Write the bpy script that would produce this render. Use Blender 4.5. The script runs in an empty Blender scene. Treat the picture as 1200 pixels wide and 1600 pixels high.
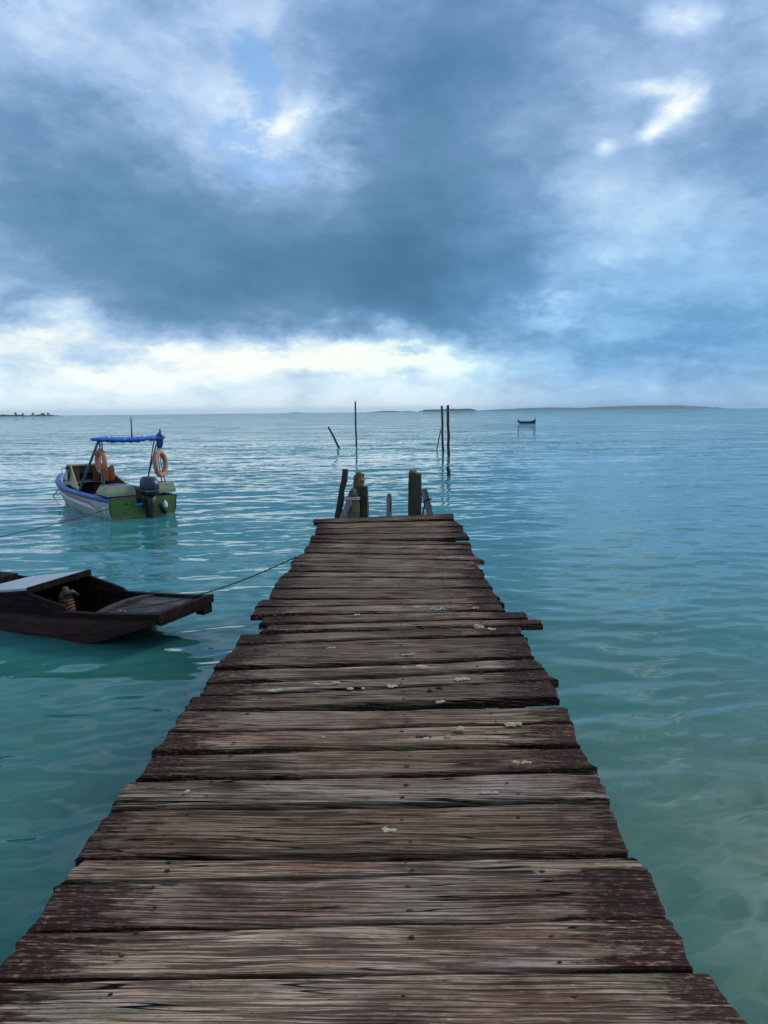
import bpy, math, random
import numpy as np
from mathutils import Vector, Matrix

rng = random.Random(7)
R = math.radians
sc = bpy.context.scene
col = sc.collection

# ------------------------------------------------------------------ camera
FPX, HC = 1156.0, 2.85                       # focal length in px of a 1200x1600 frame, eye height above the water
PITCH, YAW, ROLL = R(7.7), R(1.39), R(0.6)
DECK = 1.35
CF = Vector((-math.sin(YAW)*math.cos(PITCH), math.cos(YAW)*math.cos(PITCH), -math.sin(PITCH)))
CR0 = Vector((math.cos(YAW), math.sin(YAW), 0))
CU0 = CR0.cross(CF)
CR = CR0*math.cos(ROLL) - CU0*math.sin(ROLL)
CU = CU0*math.cos(ROLL) + CR0*math.sin(ROLL)
def ray(px, py):
    return CF + CR*((px-600)/FPX) - CU*((py-800)/FPX)
def at(px, py, z=0.0):                       # where the line of sight meets the level z
    d = ray(px, py); t = (z-HC)/d.z
    return Vector((0, 0, HC)) + d*t
def atY(px, py, Y):                          # where it meets the upright plane at distance Y
    d = ray(px, py); t = Y/d.y
    return Vector((0, 0, HC)) + d*t
cam = bpy.data.cameras.new('camera'); cam.sensor_fit = 'VERTICAL'
cam.sensor_height = 36; cam.sensor_width = 27; cam.lens = 36*FPX/1600
cam.clip_start = 0.05; cam.clip_end = 60000
co = bpy.data.objects.new('camera', cam); col.objects.link(co)
M = Matrix((CR, CU, -CF)).transposed().to_4x4(); M.translation = (0, 0, HC)
co.matrix_world = M
sc.camera = co
sc.view_settings.view_transform = 'Standard'; sc.view_settings.look = 'None'
sc.view_settings.exposure = 0.3; sc.view_settings.gamma = 1
sc.view_settings.use_curve_mapping = False
sc.cycles.use_denoising = True
sc.cycles.max_bounces = 7; sc.cycles.diffuse_bounces = 2; sc.cycles.glossy_bounces = 3; sc.cycles.transmission_bounces = 5; sc.cycles.transparent_max_bounces = 8
sc.cycles.caustics_reflective = True; sc.cycles.caustics_refractive = True

# ------------------------------------------------------------------ node helper
class NT:
    def __init__(s, tree): s.t = tree; s.n = tree.nodes; s.l = tree.links
    def new(s, typ, **kw):
        n = s.n.new(typ)
        for k, v in kw.items(): setattr(n, k, v)
        return n
    def put(s, sock, v):
        if isinstance(v, bpy.types.NodeSocket): s.l.new(v, sock)
        elif v is not None: sock.default_value = v
    def math(s, op, a, b=None, c=None, clamp=False):
        n = s.new('ShaderNodeMath', operation=op, use_clamp=clamp)
        for i, v in enumerate((a, b, c)): s.put(n.inputs[i], v) if v is not None else None
        return n.outputs[0]
    def vmath(s, op, a, b=None, scale=None):
        n = s.new('ShaderNodeVectorMath', operation=op)
        s.put(n.inputs[0], a)
        if b is not None: s.put(n.inputs[1], b)
        if scale is not None: s.put(n.inputs['Scale'], scale)
        return n.outputs['Value'] if op in ('LENGTH', 'DOT_PRODUCT', 'DISTANCE') else n.outputs[0]
    def noise(s, vec, scale, detail=3, rough=.5, dist=0, out='Fac'):
        n = s.new('ShaderNodeTexNoise'); s.put(n.inputs['Vector'], vec)
        s.put(n.inputs['Scale'], scale); n.inputs['Detail'].default_value = detail
        n.inputs['Roughness'].default_value = rough; n.inputs['Distortion'].default_value = dist
        return n.outputs[out]
    def ramp(s, fac, stops, interp='LINEAR'):
        n = s.new('ShaderNodeValToRGB'); s.put(n.inputs[0], fac); cr = n.color_ramp; cr.interpolation = interp
        while len(cr.elements) > 1: cr.elements.remove(cr.elements[-1])
        for i, (p, c) in enumerate(stops):
            e = cr.elements[0] if i == 0 else cr.elements.new(p)
            e.position = p; e.color = (*c, 1) if len(c) == 3 else c
        return n.outputs[0]
    def mrange(s, v, a, b, c=0., d=1., smooth=False):
        n = s.new('ShaderNodeMapRange'); n.interpolation_type = 'SMOOTHSTEP' if smooth else 'LINEAR'
        s.put(n.inputs[0], v)
        for i, x in enumerate((a, b, c, d)): n.inputs[i+1].default_value = x
        return n.outputs[0]
    def mix(s, fac, a, b, blend='MIX'):
        n = s.new('ShaderNodeMix', data_type='RGBA', blend_type=blend)
        s.put(n.inputs[0], fac)
        for k, v in ((6, a), (7, b)):
            if isinstance(v, tuple) and len(v) == 3: v = (*v, 1)
            s.put(n.inputs[k], v)
        return n.outputs[2]
    def mapping(s, vec, loc=(0,0,0), rot=(0,0,0), scale=(1,1,1), typ='POINT'):
        n = s.new('ShaderNodeMapping', vector_type=typ); s.put(n.inputs[0], vec)
        n.inputs[1].default_value = loc; n.inputs[2].default_value = rot; n.inputs[3].default_value = scale
        return n.outputs[0]
    def sep(s, v):
        n = s.new('ShaderNodeSeparateXYZ'); s.put(n.inputs[0], v); return n.outputs
    def comb(s, x, y, z):
        n = s.new('ShaderNodeCombineXYZ')
        for i, v in enumerate((x, y, z)): s.put(n.inputs[i], v)
        return n.outputs[0]

# ------------------------------------------------------------------ sky
SUN_EL, SUN_AZ = R(35), R(56)               # azimuth from +Y towards +X
world = bpy.data.worlds.new('World'); sc.world = world; world.use_nodes = True
w = NT(world.node_tree); w.n.clear()
D = w.new('ShaderNodeTexCoord').outputs['Generated']
sx, sy, sz = w.sep(D)
nish = w.new('ShaderNodeTexSky', sky_type='NISHITA', sun_disc=False)
nish.sun_elevation = SUN_EL; nish.sun_rotation = SUN_AZ
u = w.math('MULTIPLY', w.math('ARCTAN2', sx, sy), FPX)
v = w.math('MULTIPLY', w.math('ARCSINE', sz), FPX)
P0 = w.comb(u, v, 0.)
CL = w.mapping(D, scale=(1, 1, 2.0))
nA = w.noise(CL, 2.6, 2, .5, 0, 'Color')
nB = w.noise(CL, 8.5, 6, .62, 0, 'Color')
half = (.5, .5, .5)
warp = w.vmath('ADD', w.vmath('MULTIPLY', w.vmath('SUBTRACT', nA, half), (260, 170, 0)),
               w.vmath('MULTIPLY', w.vmath('SUBTRACT', nB, half), (190, 120, 0)))
P = w.vmath('ADD', P0, warp)
fine = w.noise(w.vmath('ADD', CL, w.vmath('SCALE', nB, scale=.12)), 10, 7, .62)
big = w.noise(CL, 3.6, 4, .55)
bil = w.math('ABSOLUTE', w.math('SUBTRACT', w.noise(w.vmath('ADD', CL, w.vmath('SCALE', nA, scale=.2)), 6.0, 5, .6), .5))
Ps = w.vmath('ADD', P0, w.vmath('SCALE', warp, scale=.45))
PROT = {}
def uv(px, py):
    d = ray(px, py).normalized()
    return math.atan2(d.x, d.y)*FPX, math.asin(d.z)*FPX
def blob(px, py, rx, ry, rot=0, src=None):
    a, b = uv(px, py)
    q = src if src else P; rot = -rot
    if rot:
        if rot not in PROT:
            c_, s_ = math.cos(R(rot)), math.sin(R(rot))
            PROT[rot] = w.comb(w.vmath('DOT_PRODUCT', P, (c_, s_, 0)), w.vmath('DOT_PRODUCT', P, (-s_, c_, 0)), 0.)
        q = PROT[rot]; c_, s_ = math.cos(R(rot)), math.sin(R(rot)); a, b = a*c_+b*s_, b*c_-a*s_
    n = w.new('ShaderNodeVectorMath', operation='MULTIPLY_ADD'); w.put(n.inputs[0], q)
    n.inputs[1].default_value = (1/rx, 1/ry, 0); n.inputs[2].default_value = (-a/rx, -b/ry, 0); m = n.outputs[0]
    return w.mrange(w.math('SUBTRACT', 1., w.vmath('LENGTH', m)), 0, 1, 0, 1, True)
def field(base, blobs, src=None):
    acc = base
    for b in blobs:
        acc = w.math('MULTIPLY_ADD', blob(*b[:5], src=src), b[5], acc)
    return acc
base = w.math('MULTIPLY_ADD', w.math('SUBTRACT', big, .5), .62, .42)
base = w.math('MULTIPLY_ADD', w.math('SUBTRACT', fine, .5), .52, base)
base = w.math('MULTIPLY_ADD', w.math('SUBTRACT', .11, bil), .75, base)
streak = w.noise(w.vmath('MULTIPLY', w.vmath('ADD', P0, w.vmath('MULTIPLY', w.vmath('SUBTRACT', nB, half), (160, 60, 0))), (.0052, .021, 0)), 1.0, 4, .62)
lowband = w.mrange(v, 40, 260, 1, 0, True)
base = w.math('MULTIPLY_ADD', w.math('MULTIPLY', w.math('SUBTRACT', streak, .5), lowband), .75, base)
dens = field(base, [
    # x, y, radius x, radius y, tilt, weight      (places in the frame, converted to directions)
    (230, 370, 620, 190, 8, .40), (540, 450, 470, 125, 0, .42), (690, 260, 270, 320, 0, .38),
    (780, 70, 330, 230, 0, .26), (60, 250, 360, 180, 8, .20), (330, 30, 220, 150, 0, .10), (640, 380, 300, 150, 0, .12),
    (1130, 240, 260, 100, 0, .14), (1010, 560, 430, 110, 0, .14), (980, 470, 460, 190, 0, -.02), (30, 478, 85, 42, 0, .34), (620, 556, 70, 14, 0, .3),
    (230, 560, 640, 80, 0, -.32), (20, 500, 230, 75, 0, -.24), (400, 590, 520, 60, 0, -.22), (660, 565, 290, 66, 0, -.44),
    (420, 150, 150, 170, 0, -.16), (290, 220, 210, 90, 0, -.20), (490, 205, 150, 80, 8, -.30), (440, 20, 110, 90, 0, -.06),
    (1090, 60, 200, 130, 0, .12), (1010, 320, 330, 120, 0, -.10),
    (840, 490, 80, 24, 0, -.30), (60, 20, 200, 90, 0, -.14), (200, 120, 300, 70, 0, -.08), (1040, 380, 260, 60, 0, -.10),
])
dens = field(dens, [(1058, 165, 46, 50, 0, -.55), (1015, 134, 45, 20, 0, -.32), (1022, 207, 30, 28, 0, -.45), (948, 240, 28, 26, 0, -.30), (1068, 18, 80, 34, 0, -.40),
                    (500, 185, 120, 40, 0, -.14), (548, 234, 50, 24, 0, -.20)], Ps)
cloud = w.ramp(w.math('MULTIPLY', dens, .74), [(k*.74, c_) for k, c_ in ((-.0, (.88, .87, .80)), (.10, (.73, .78, .78)), (.24, (.49, .61, .74)), (.43, (.325, .455, .64)),
                      (.63, (.195, .320, .495)), (.82, (.125, .240, .392)), (1.05, (.087, .190, .318)), (1.35, (.064, .152, .258)))])
# lavender in the high cloud, steel blue lower down to the right
lav = w.mrange(v, 150, 560, 0, .8, True)
cloud = w.mix(lav, cloud, w.mix(1., cloud, (1.0, .98, 1.05), 'MULTIPLY'))
lowr = blob(1050, 560, 700, 330, 0, P0)
cloud = w.mix(w.math('MULTIPLY', lowr, .8), cloud, w.mix(1., cloud, (.66, 1.0, 1.14), 'MULTIPLY'))
warm = blob(660, 555, 380, 80, 0, P0)
cloud = w.mix(w.math('MULTIPLY', warm, .8), cloud, w.mix(1., cloud, (1.04, .985, .92), 'MULTIPLY'))
# clear pale air low over the horizon, under the cloud bank
lowm = w.mrange(w.math('MULTIPLY_ADD', w.math('SUBTRACT', fine, .5), 90, v), 4, 90, 1, 0, True)
lowm = w.math('MULTIPLY', lowm, w.mrange(u, 60, 260, 1, .25, True))
cloud = w.mix(w.math('MULTIPLY', lowm, .85), cloud, (.80, .89, .90))
# clear sky through the tears in the cloud
gate = field(w.math('MULTIPLY', 0., v), [(378, 215, 80, 75, 0, .95), (398, 110, 55, 140, 0, .85), (30, 5, 130, 45, 0, .6), (440, 262, 80, 45, 0, .6)], Ps)
wisp = w.math('MULTIPLY_ADD', bil, -3.0, w.math('MULTIPLY_ADD', fine, 3.2, -.55))
clear = w.mrange(w.math('MULTIPLY', gate, wisp), .10, .75, 0, .72, True)
blue = w.mix(.5, w.mix(1., nish.outputs[0], (.11, .11, .11), 'MULTIPLY'), (.20, .47, .92))
skyc = w.mix(clear, w.mix(1., cloud, (.955, 1.0, 1.01), 'MULTIPLY'), blue)
bg = w.new('ShaderNodeBackground'); w.put(bg.inputs[0], skyc); bg.inputs[1].default_value = 1.0
out = w.new('ShaderNodeOutputWorld'); w.l.new(bg.outputs[0], out.inputs[0])
world.cycles.sampling_method = 'MANUAL'; world.cycles.sample_map_resolution = 512

sun = bpy.data.lights.new('sun', 'SUN'); sun.energy = 1.5; sun.angle = R(16); sun.color = (1, .95, .88)
so = bpy.data.objects.new('sun', sun); col.objects.link(so)
sd = Vector((math.sin(SUN_AZ)*math.cos(SUN_EL), math.cos(SUN_AZ)*math.cos(SUN_EL), math.sin(SUN_EL)))
so.rotation_euler = sd.to_track_quat('Z', 'Y').to_euler(); so.location = sd*60

# ------------------------------------------------------------------ object helpers
def tag(o, label=None, cat=None, group=None, kind=None):
    for k, val in (('label', label), ('category', cat), ('group', group), ('kind', kind)):
        if val: o[k] = val
    return o
def link(o, parent=None):
    col.objects.link(o)
    if parent: o.parent = parent
    return o
def mesh(name, verts, faces, mat, parent=None, loc=None, smooth=False):
    me = bpy.data.meshes.new(name)
    me.from_pydata([tuple(p) for p in verts], [], faces); me.update()
    for m in (mat if isinstance(mat, list) else [mat]): me.materials.append(m)
    if smooth: me.shade_smooth()
    o = bpy.data.objects.new(name, me); link(o, parent)
    if loc is not None: o.location = loc
    return o
def empty(name, loc, rz=0):
    o = bpy.data.objects.new(name, None); col.objects.link(o)
    o.empty_display_size = .1; o.location = loc; o.rotation_euler = (0, 0, rz)
    return o
class MB:
    def __init__(s): s.v = []; s.f = []
    def add(s, vs, fs):
        k = len(s.v); s.v += [Vector(p) for p in vs]; s.f += [tuple(i+k for i in f) for f in fs]; return s
    def box(s, a, b, ch=0.0):
        (x0,y0,z0), (x1,y1,z1) = a, b
        return s.loft([[(x0,y0,z),(x1,y0,z),(x1,y1,z),(x0,y1,z)] for z in (z0, z1)]) if not ch else s.loft(
            [[(x0+c,y0+c,z),(x1-c,y0+c,z),(x1-c,y1-c,z),(x0+c,y1-c,z)] for z, c in ((z0, 0), (z1-ch, 0), (z1, ch))])
    def loft(s, rings, cap=True, closed=True):
        k = len(s.v); n = len(rings[0])
        for r in rings: s.v += [Vector(p) for p in r]
        for i in range(len(rings)-1):
            for j in range(n if closed else n-1):
                a = k+i*n+j; b = k+i*n+(j+1) % n
                s.f.append((a, b, b+n, a+n))
        if cap:
            s.f.append(tuple(k+j for j in reversed(range(n))))
            s.f.append(tuple(k+(len(rings)-1)*n+j for j in range(n)))
        return s
    def tube(s, pts, r, n=8, cap=True):
        pts = [Vector(p) for p in pts]; rs = r if isinstance(r, (list, tuple)) else [r]*len(pts)
        rings = []; prev = None
        for i, p in enumerate(pts):
            t = (pts[min(i+1, len(pts)-1)] - pts[max(i-1, 0)]).normalized()
            if prev is None: prev = t.orthogonal().normalized()
            a = (prev - t*prev.dot(t)).normalized(); prev = a; b = t.cross(a)
            rings.append([p + (a*math.cos(q*2*math.pi/n) + b*math.sin(q*2*math.pi/n))*rs[i] for q in range(n)])
        return s.loft(rings, cap)
    def torus(s, c, ax1, ax2, R0, r, n=28, m=10):
        c = Vector(c); a = Vector(ax1).normalized(); b = Vector(ax2).normalized(); nn = a.cross(b); k = len(s.v)
        for i in range(n):
            q = i*2*math.pi/n; d = a*math.cos(q)+b*math.sin(q)
            for j in range(m):
                h = j*2*math.pi/m
                s.v.append(c + d*(R0+r*math.cos(h)) + nn*r*math.sin(h))
        for i in range(n):
            for j in range(m):
                s.f.append((k+i*m+j, k+((i+1) % n)*m+j, k+((i+1) % n)*m+(j+1) % m, k+i*m+(j+1) % m))
        return s
    def build(s, name, mat, parent=None, smooth=False, loc=None):
        return mesh(name, s.v, s.f, mat, parent, loc, smooth)

def material(name):
    m = bpy.data.materials.new(name); m.use_nodes = True; t = NT(m.node_tree); t.n.clear()
    o = t.new('ShaderNodeOutputMaterial'); b = t.new('ShaderNodeBsdfPrincipled'); t.l.new(b.outputs[0], o.inputs[0])
    return m, t, b, o
def simple(name, c1, c2, scale=6, rough=.6, bump=.15, dirt=None, dirt_amt=.4, stretch=(1,1,1), metal=0, bscale=None):
    m, t, b, o = material(name)
    pos = t.mapping(t.new('ShaderNodeTexCoord').outputs['Object'], scale=stretch)
    n1 = t.noise(pos, scale, 5, .6)
    c = t.mix(t.mrange(n1, .35, .65), c1, c2)
    if dirt:
        n2 = t.noise(pos, scale*.45, 6, .68, .4)
        c = t.mix(t.math('MULTIPLY', t.mrange(n2, .48, .66), dirt_amt), c, dirt)
    t.put(b.inputs['Base Color'], c); t.put(b.inputs['Roughness'], t.mrange(n1, .3, .7, rough-.08, rough+.1)); b.inputs['Metallic'].default_value = metal
    if bump:
        bp = t.new('ShaderNodeBump'); bp.inputs['Strength'].default_value = bump; bp.inputs['Distance'].default_value = .01
        t.put(bp.inputs['Height'], t.noise(pos, bscale or scale*4, 5, .65)); t.put(b.inputs['Normal'], bp.outputs[0])
    return m

# ------------------------------------------------------------------ sea bed and water
def bed_depth(x, y):
    base = 1.5 + 1.6*(1-np.exp(-np.maximum(y-6, 0)/25)) + np.clip(-x-1, 0, 6)*.10
    bar = np.exp(-(((x-3.3)/1.9)**2 + ((y-3.4)/2.9)**2)) * (1/(1+np.exp(-(x-1.1)*6)))           # sand bank beside the near end of the pier
    d = base*(1-.68*bar)
    d = d + .10*np.sin(x*1.7+y*.6)*np.sin(y*1.3-x*.4)
    return d
def polar(rs, ths):
    r = rs[:, None]; th = ths[None, :]
    X = r*np.sin(th); Y = r*np.cos(th)
    nr, nt = X.shape
    i = np.arange(nr-1)[:, None]; j = np.arange(nt)[None, :]; j2 = (j+1) % nt
    quads = np.stack([i*nt+j, i*nt+j2, (i+1)*nt+j2, (i+1)*nt+j], -1).reshape(-1, 4)
    return X.ravel(), Y.ravel(), quads
def npmesh(name, V, quads, mat, smooth=True):
    me = bpy.data.meshes.new(name); n = len(V); q = len(quads)
    me.vertices.add(n); me.vertices.foreach_set('co', V.astype(np.float32).ravel())
    me.loops.add(q*4); me.loops.foreach_set('vertex_index', quads.astype(np.int32).ravel())
    me.polygons.add(q); me.polygons.foreach_set('loop_start', np.arange(0, q*4, 4, dtype=np.int32))
    me.update(calc_edges=True); me.validate()
    me.materials.append(mat)
    if smooth: me.shade_smooth()
    o = bpy.data.objects.new(name, me); col.objects.link(o)
    return o
dense = np.linspace(R(-36), R(34), 430)
rest = np.linspace(R(34), R(324), 90)[1:-1]
ths = np.concatenate([dense, rest])
rs = np.concatenate([[.02], np.geomspace(.7, 70, 860), np.geomspace(74, 22000, 120)])
wx, wy, wq = polar(rs, ths)
wr = np.sqrt(wx**2+wy**2)
wz = np.zeros_like(wx)
nr = np.random.RandomState(5)
spacing = np.where(wr < 70, np.maximum(wr*.0054, wr*.0029), wr*.05)
for k in range(130):
    lam = math.exp(nr.uniform(math.log(.17), math.log(5.5)))
    ang = R(-80) + nr.normal(0, .38)                     # crests lie mostly across the view
    slope = (.009 if lam > 1.6 else .015 if lam > .7 else .021)*nr.uniform(.5, 1.4)
    kk = 2*math.pi/lam; amp = slope/kk
    damp = np.clip((lam/spacing-3)/3, 0, 1)
    # waves come in patches
    pat = .55 + .45*np.sin(wx*nr.uniform(-.5, .5)+wy*nr.uniform(-.25, .25)+nr.uniform(0, 6.3))
    ph = kk*(wx*math.cos(ang)+wy*math.sin(ang)) + nr.uniform(0, 6.3) + .6*np.sin(wx*.31*nr.uniform(-1, 1)+wy*.23)
    wz += amp*damp*pat*np.sin(ph)

wm = bpy.data.materials.new('sea_water'); wm.use_nodes = True; t = NT(wm.node_tree); t.n.clear()
geo = t.new('ShaderNodeNewGeometry')
pos = geo.outputs['Position']
rip = t.vmath('SUBTRACT', t.noise(t.mapping(pos, rot=(0, 0, R(9)), scale=(2.2, 7.0, 1)), 1.0, 3, .5, 0, 'Color'), half)
rip2 = t.vmath('SUBTRACT', t.noise(t.mapping(pos, rot=(0, 0, R(-10)), scale=(.22, .8, 1)), 1.0, 3, .5, 0, 'Color'), half)
gust = t.mrange(t.noise(t.mapping(pos, scale=(.03, .12, 1)), 1.0, 3, .55), .36, .62, .35, 1.0, True)
dist = t.vmath('LENGTH', pos)
near = t.mrange(dist, 5, 18, .45, 1.0, True)             # sheltered, flatter water beside the pier
far = t.mrange(dist, 25, 75, 0., 1.0, True)              # open water: ripples too small for the mesh
a1 = t.math('MULTIPLY', t.math('MULTIPLY', gust, near), .38)
a2_ = t.math('MULTIPLY', t.math('MULTIPLY', gust, far), 1.8)
pert = t.vmath('ADD', t.vmath('SCALE', t.vmath('MULTIPLY', rip, (.55, 1.0, 0)), scale=t.math('ADD', a1, t.math('MULTIPLY', a2_, .7))),
               t.vmath('SCALE', t.vmath('MULTIPLY', rip2, (.5, 1.0, 0)), scale=t.math('MULTIPLY_ADD', near, .05, a2_)))
amp = 1.0
nrm = t.vmath('NORMALIZE', t.vmath('ADD', geo.outputs['Normal'], t.vmath('SCALE', pert, scale=amp)))
fr = t.new('ShaderNodeFresnel'); fr.inputs[0].default_value = 1.333; t.put(fr.inputs[1], nrm)
gl = t.new('ShaderNodeBsdfGlossy'); gl.inputs['Roughness'].default_value = .03; gl.inputs['Color'].default_value = (.93, .96, 1, 1); t.put(gl.inputs['Normal'], nrm)
rf = t.new('ShaderNodeBsdfRefraction'); rf.inputs['IOR'].default_value = 1.333; rf.inputs['Roughness'].default_value = 0.0
rf.inputs['Color'].default_value = (.86, 1.0, .95, 1); t.put(rf.inputs['Normal'], nrm)
df = t.new('ShaderNodeBsdfDiffuse')
murk = t.noise(t.mapping(pos, scale=(.5, .8, 1)), 1.0, 4, .6)
shore = t.mrange(dist, 4.5, 17, 0, 1, True)              # greener over the near sand, bluer over deep water
t.put(df.inputs['Color'], t.mix(shore, t.mix(t.mrange(murk, .35, .65), (.007, .100, .072), (.016, .145, .108)), t.mix(t.mrange(murk, .35, .65), (.032, .178, .176), (.052, .230, .230))))
at_ = t.new('ShaderNodeAttribute', attribute_name='clear')
df_c = df.inputs['Color'].links[0].from_socket
t.put(df.inputs['Color'], t.mix(at_.outputs['Fac'], df_c, (.27, .40, .26)))
m1 = t.new('ShaderNodeMixShader'); t.put(m1.inputs[0], at_.outputs['Fac']); t.l.new(df.outputs[0], m1.inputs[1]); t.l.new(rf.outputs[0], m1.inputs[2])
m2 = t.new('ShaderNodeMixShader'); t.put(m2.inputs[0], fr.outputs[0]); t.l.new(m1.outputs[0], m2.inputs[1]); t.l.new(gl.outputs[0], m2.inputs[2])
o_ = t.new('ShaderNodeOutputMaterial'); t.l.new(m2.outputs[0], o_.inputs[0])
sea = npmesh('water', np.stack([wx, wy, wz], -1), wq, wm)
tag(sea, 'rippled turquoise sea water reaching to the horizon', 'water', kind='structure')
depth = bed_depth(wx, wy)
a = sea.data.attributes.new('clear', 'FLOAT', 'POINT')
a.data.foreach_set('value', np.clip(np.exp(-np.maximum(depth-.60, 0)/.42), 0, .62).astype(np.float32))

bm_, t, b, o_ = material('sea_bed_sand')
pos = t.new('ShaderNodeNewGeometry').outputs['Position']
wp = t.vmath('ADD', pos, t.vmath('SCALE', t.noise(pos, 2.2, 3, .5, 0, 'Color'), scale=.35))
vor = t.new('ShaderNodeTexVoronoi', feature='F1'); t.put(vor.inputs['Vector'], t.mapping(wp, scale=(2.6, 3.8, 1))); vor.inputs['Scale'].default_value = 1.0
caustic_cell = t.mrange(vor.outputs['Distance'], .22, .42, 1, 0, True)  # dim ovals between the caustics, painted into the bed colour
caustic_cell = t.math('MULTIPLY', caustic_cell, t.mrange(t.noise(pos, 1.1, 3, .5), .36, .50))
c = t.mix(t.mrange(t.noise(wp, 1.4, 5, .6), .4, .62), (.50, .54, .42), (.85, .78, .58))
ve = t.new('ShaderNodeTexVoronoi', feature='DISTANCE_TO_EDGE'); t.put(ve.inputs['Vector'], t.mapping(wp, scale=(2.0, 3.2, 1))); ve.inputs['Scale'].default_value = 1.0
caustic_net = t.mrange(ve.outputs['Distance'], .02, .13, 1, 0, True)  # bright caustic lines from the ripples, painted as a pale net on the sand
c = t.mix(caustic_net, t.mix(.45, c, (.18, .26, .20)), (1.0, .90, .66))
c = t.mix(caustic_cell, c, (.03, .09, .075))
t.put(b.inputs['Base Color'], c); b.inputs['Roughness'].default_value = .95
bx, by, bq = polar(np.concatenate([[.02], np.geomspace(.5, 60, 90), np.geomspace(80, 22000, 20)]), np.linspace(-math.pi, math.pi, 97)[:-1])
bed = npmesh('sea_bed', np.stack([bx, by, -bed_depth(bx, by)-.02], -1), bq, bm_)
tag(bed, 'pale sandy sea bed with a painted net of caustic light and dark cells under the water', 'sea bed', kind='structure')

# ------------------------------------------------------------------ weathered wood
def wood(name, dark, mid, light, red, gy=85, relief=.9, ends=True, axis='x', spec=.25):
    m, t, b, o = material(name)
    oi = t.new('ShaderNodeObjectInfo')
    ox, oy, oz = t.sep(t.new('ShaderNodeTexCoord').outputs['Object'])
    if axis == 'y': ox, oy = oy, ox
    if axis == 'z': ox, oy, oz = oz, ox, oy
    ob = t.vmath('ADD', t.comb(ox, t.math('MULTIPLY_ADD', oz, .93, oy), 0.), t.vmath('SCALE', t.comb(oi.outputs['Random'], oi.outputs['Random'], 0.), scale=37.0))
    flow = t.vmath('SUBTRACT', t.noise(t.vmath('MULTIPLY', ob, (1.2, 3.5, 1)), 1.0, 2, .5, 0, 'Color'), half)
    vk = t.new('ShaderNodeTexVoronoi', feature='F1'); t.put(vk.inputs['Vector'], t.vmath('MULTIPLY', ob, (1.0, 3.2, 1))); vk.inputs['Scale'].default_value = 1.0
    knot = t.mrange(vk.outputs['Distance'], .03, .085, 1, 0, True)
    g = t.vmath('ADD', ob, t.vmath('MULTIPLY', flow, (0, .06, 0)))
    S_ = lambda v_, k_: t.vmath('MULTIPLY', v_, k_)
    def ridge(sc_, w0, d, rough=.5):                         # thin dark lines along the grain
        n_ = t.noise(S_(g, sc_), 1.0, d, rough)
        return t.mrange(t.math('ABSOLUTE', t.math('SUBTRACT', n_, .5)), w0*.45, w0, 0, 1), n_
    l1, n1 = ridge((1.1, gy*.48, 1), .050, 2)
    l2, n2 = ridge((2.6, gy*1.1, 1), .058, 2)
    ck, n3 = ridge((.55, 13, 1), .011, 2)
    blot = t.noise(S_(ob, (1.3, 3.6, 1)), 1.0, 5, .64, .3, 'Color')
    b1, b2, b3 = t.sep(blot)
    speck = t.noise(S_(ob, (30, 75, 1)), 1.0, 3, .65)
    calm = t.mrange(b3, .38, .66, 1.0, .75)                  # some areas keep a smooth grey skin
    c = t.mix(t.mrange(t.math('MULTIPLY_ADD', n3, .6, t.math('MULTIPLY', n1, .4)), .36, .64), mid, light)
    c = t.mix(t.math('MULTIPLY', t.mrange(b1, .47, .62), .8), c, red)
    c = t.mix(t.math('MULTIPLY', t.mrange(b2, .54, .66), .55), c, tuple(q*p for q, p in zip(mid, (.55, .85, .70))))
    c = t.mix(t.math('MULTIPLY', t.mrange(b3, .55, .68), .6), c, tuple(q*p for q, p in zip(light, (.90, 1.02, 1.25))))
    c = t.mix(t.math('MULTIPLY', t.mrange(b2, .44, .30), .75), c, tuple(x*3 for x in dark))
    c = t.mix(t.math('MULTIPLY', t.mrange(speck, .58, .70), .5), c, tuple(q*1.25 for q in light))
    c = t.mix(t.math('MULTIPLY', t.mrange(speck, .42, .32), .45), c, dark)
    if ends:
        e = t.new('ShaderNodeAttribute', attribute_name='wear').outputs['Fac']
        rag = t.noise(S_(g, (4.5, 32, 1)), 1., 5, .72)
        em = t.math('MULTIPLY', t.mrange(t.math('ADD', t.math('MULTIPLY', e, t.mrange(t.math('FRACT', t.math('MULTIPLY', oi.outputs['Random'], 51.3)), 0, 1, .45, 1.2)), t.math('MULTIPLY', t.math('SUBTRACT', rag, .5), 1.9)), .42, .62), .92)
        c = t.mix(em, c, (.055, .019, .012))
    if ends:
        c = t.mix(t.math('MULTIPLY', t.math('MULTIPLY', em, t.mrange(speck, .53, .62)), .55), c, tuple(q*.8 for q in light))
    c = t.mix(t.math('MULTIPLY', knot, .85), c, tuple(x*2.2 for x in dark))
    dk = t.math('MULTIPLY', t.math('SUBTRACT', 1., t.math('MULTIPLY', l1, t.math('MULTIPLY_ADD', l2, .6, .4))), calm)
    c = t.mix(t.math('MULTIPLY', dk, .86), c, dark)
    c = t.mix(t.math('MULTIPLY', t.math('SUBTRACT', 1., ck), t.mrange(b2, .42, .52)), c, tuple(x*.3 for x in dark))
    rnd2 = t.math('FRACT', t.math('MULTIPLY', oi.outputs['Random'], 7.31)); rnd3 = t.math('FRACT', t.math('MULTIPLY', oi.outputs['Random'], 23.7))
    tone = t.mrange(rnd2, 0, 1, .60, 1.12)
    c = t.mix(1., c, t.comb(tone, t.math('MULTIPLY', tone, t.mrange(rnd3, 0, 1, .87, .97)), t.math('MULTIPLY', tone, t.mrange(rnd3, 0, 1, .80, 1.03))), 'MULTIPLY')
    t.put(b.inputs['Base Color'], c)
    b.inputs['Roughness'].default_value = .78; b.inputs['Specular IOR Level'].default_value = spec
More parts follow.
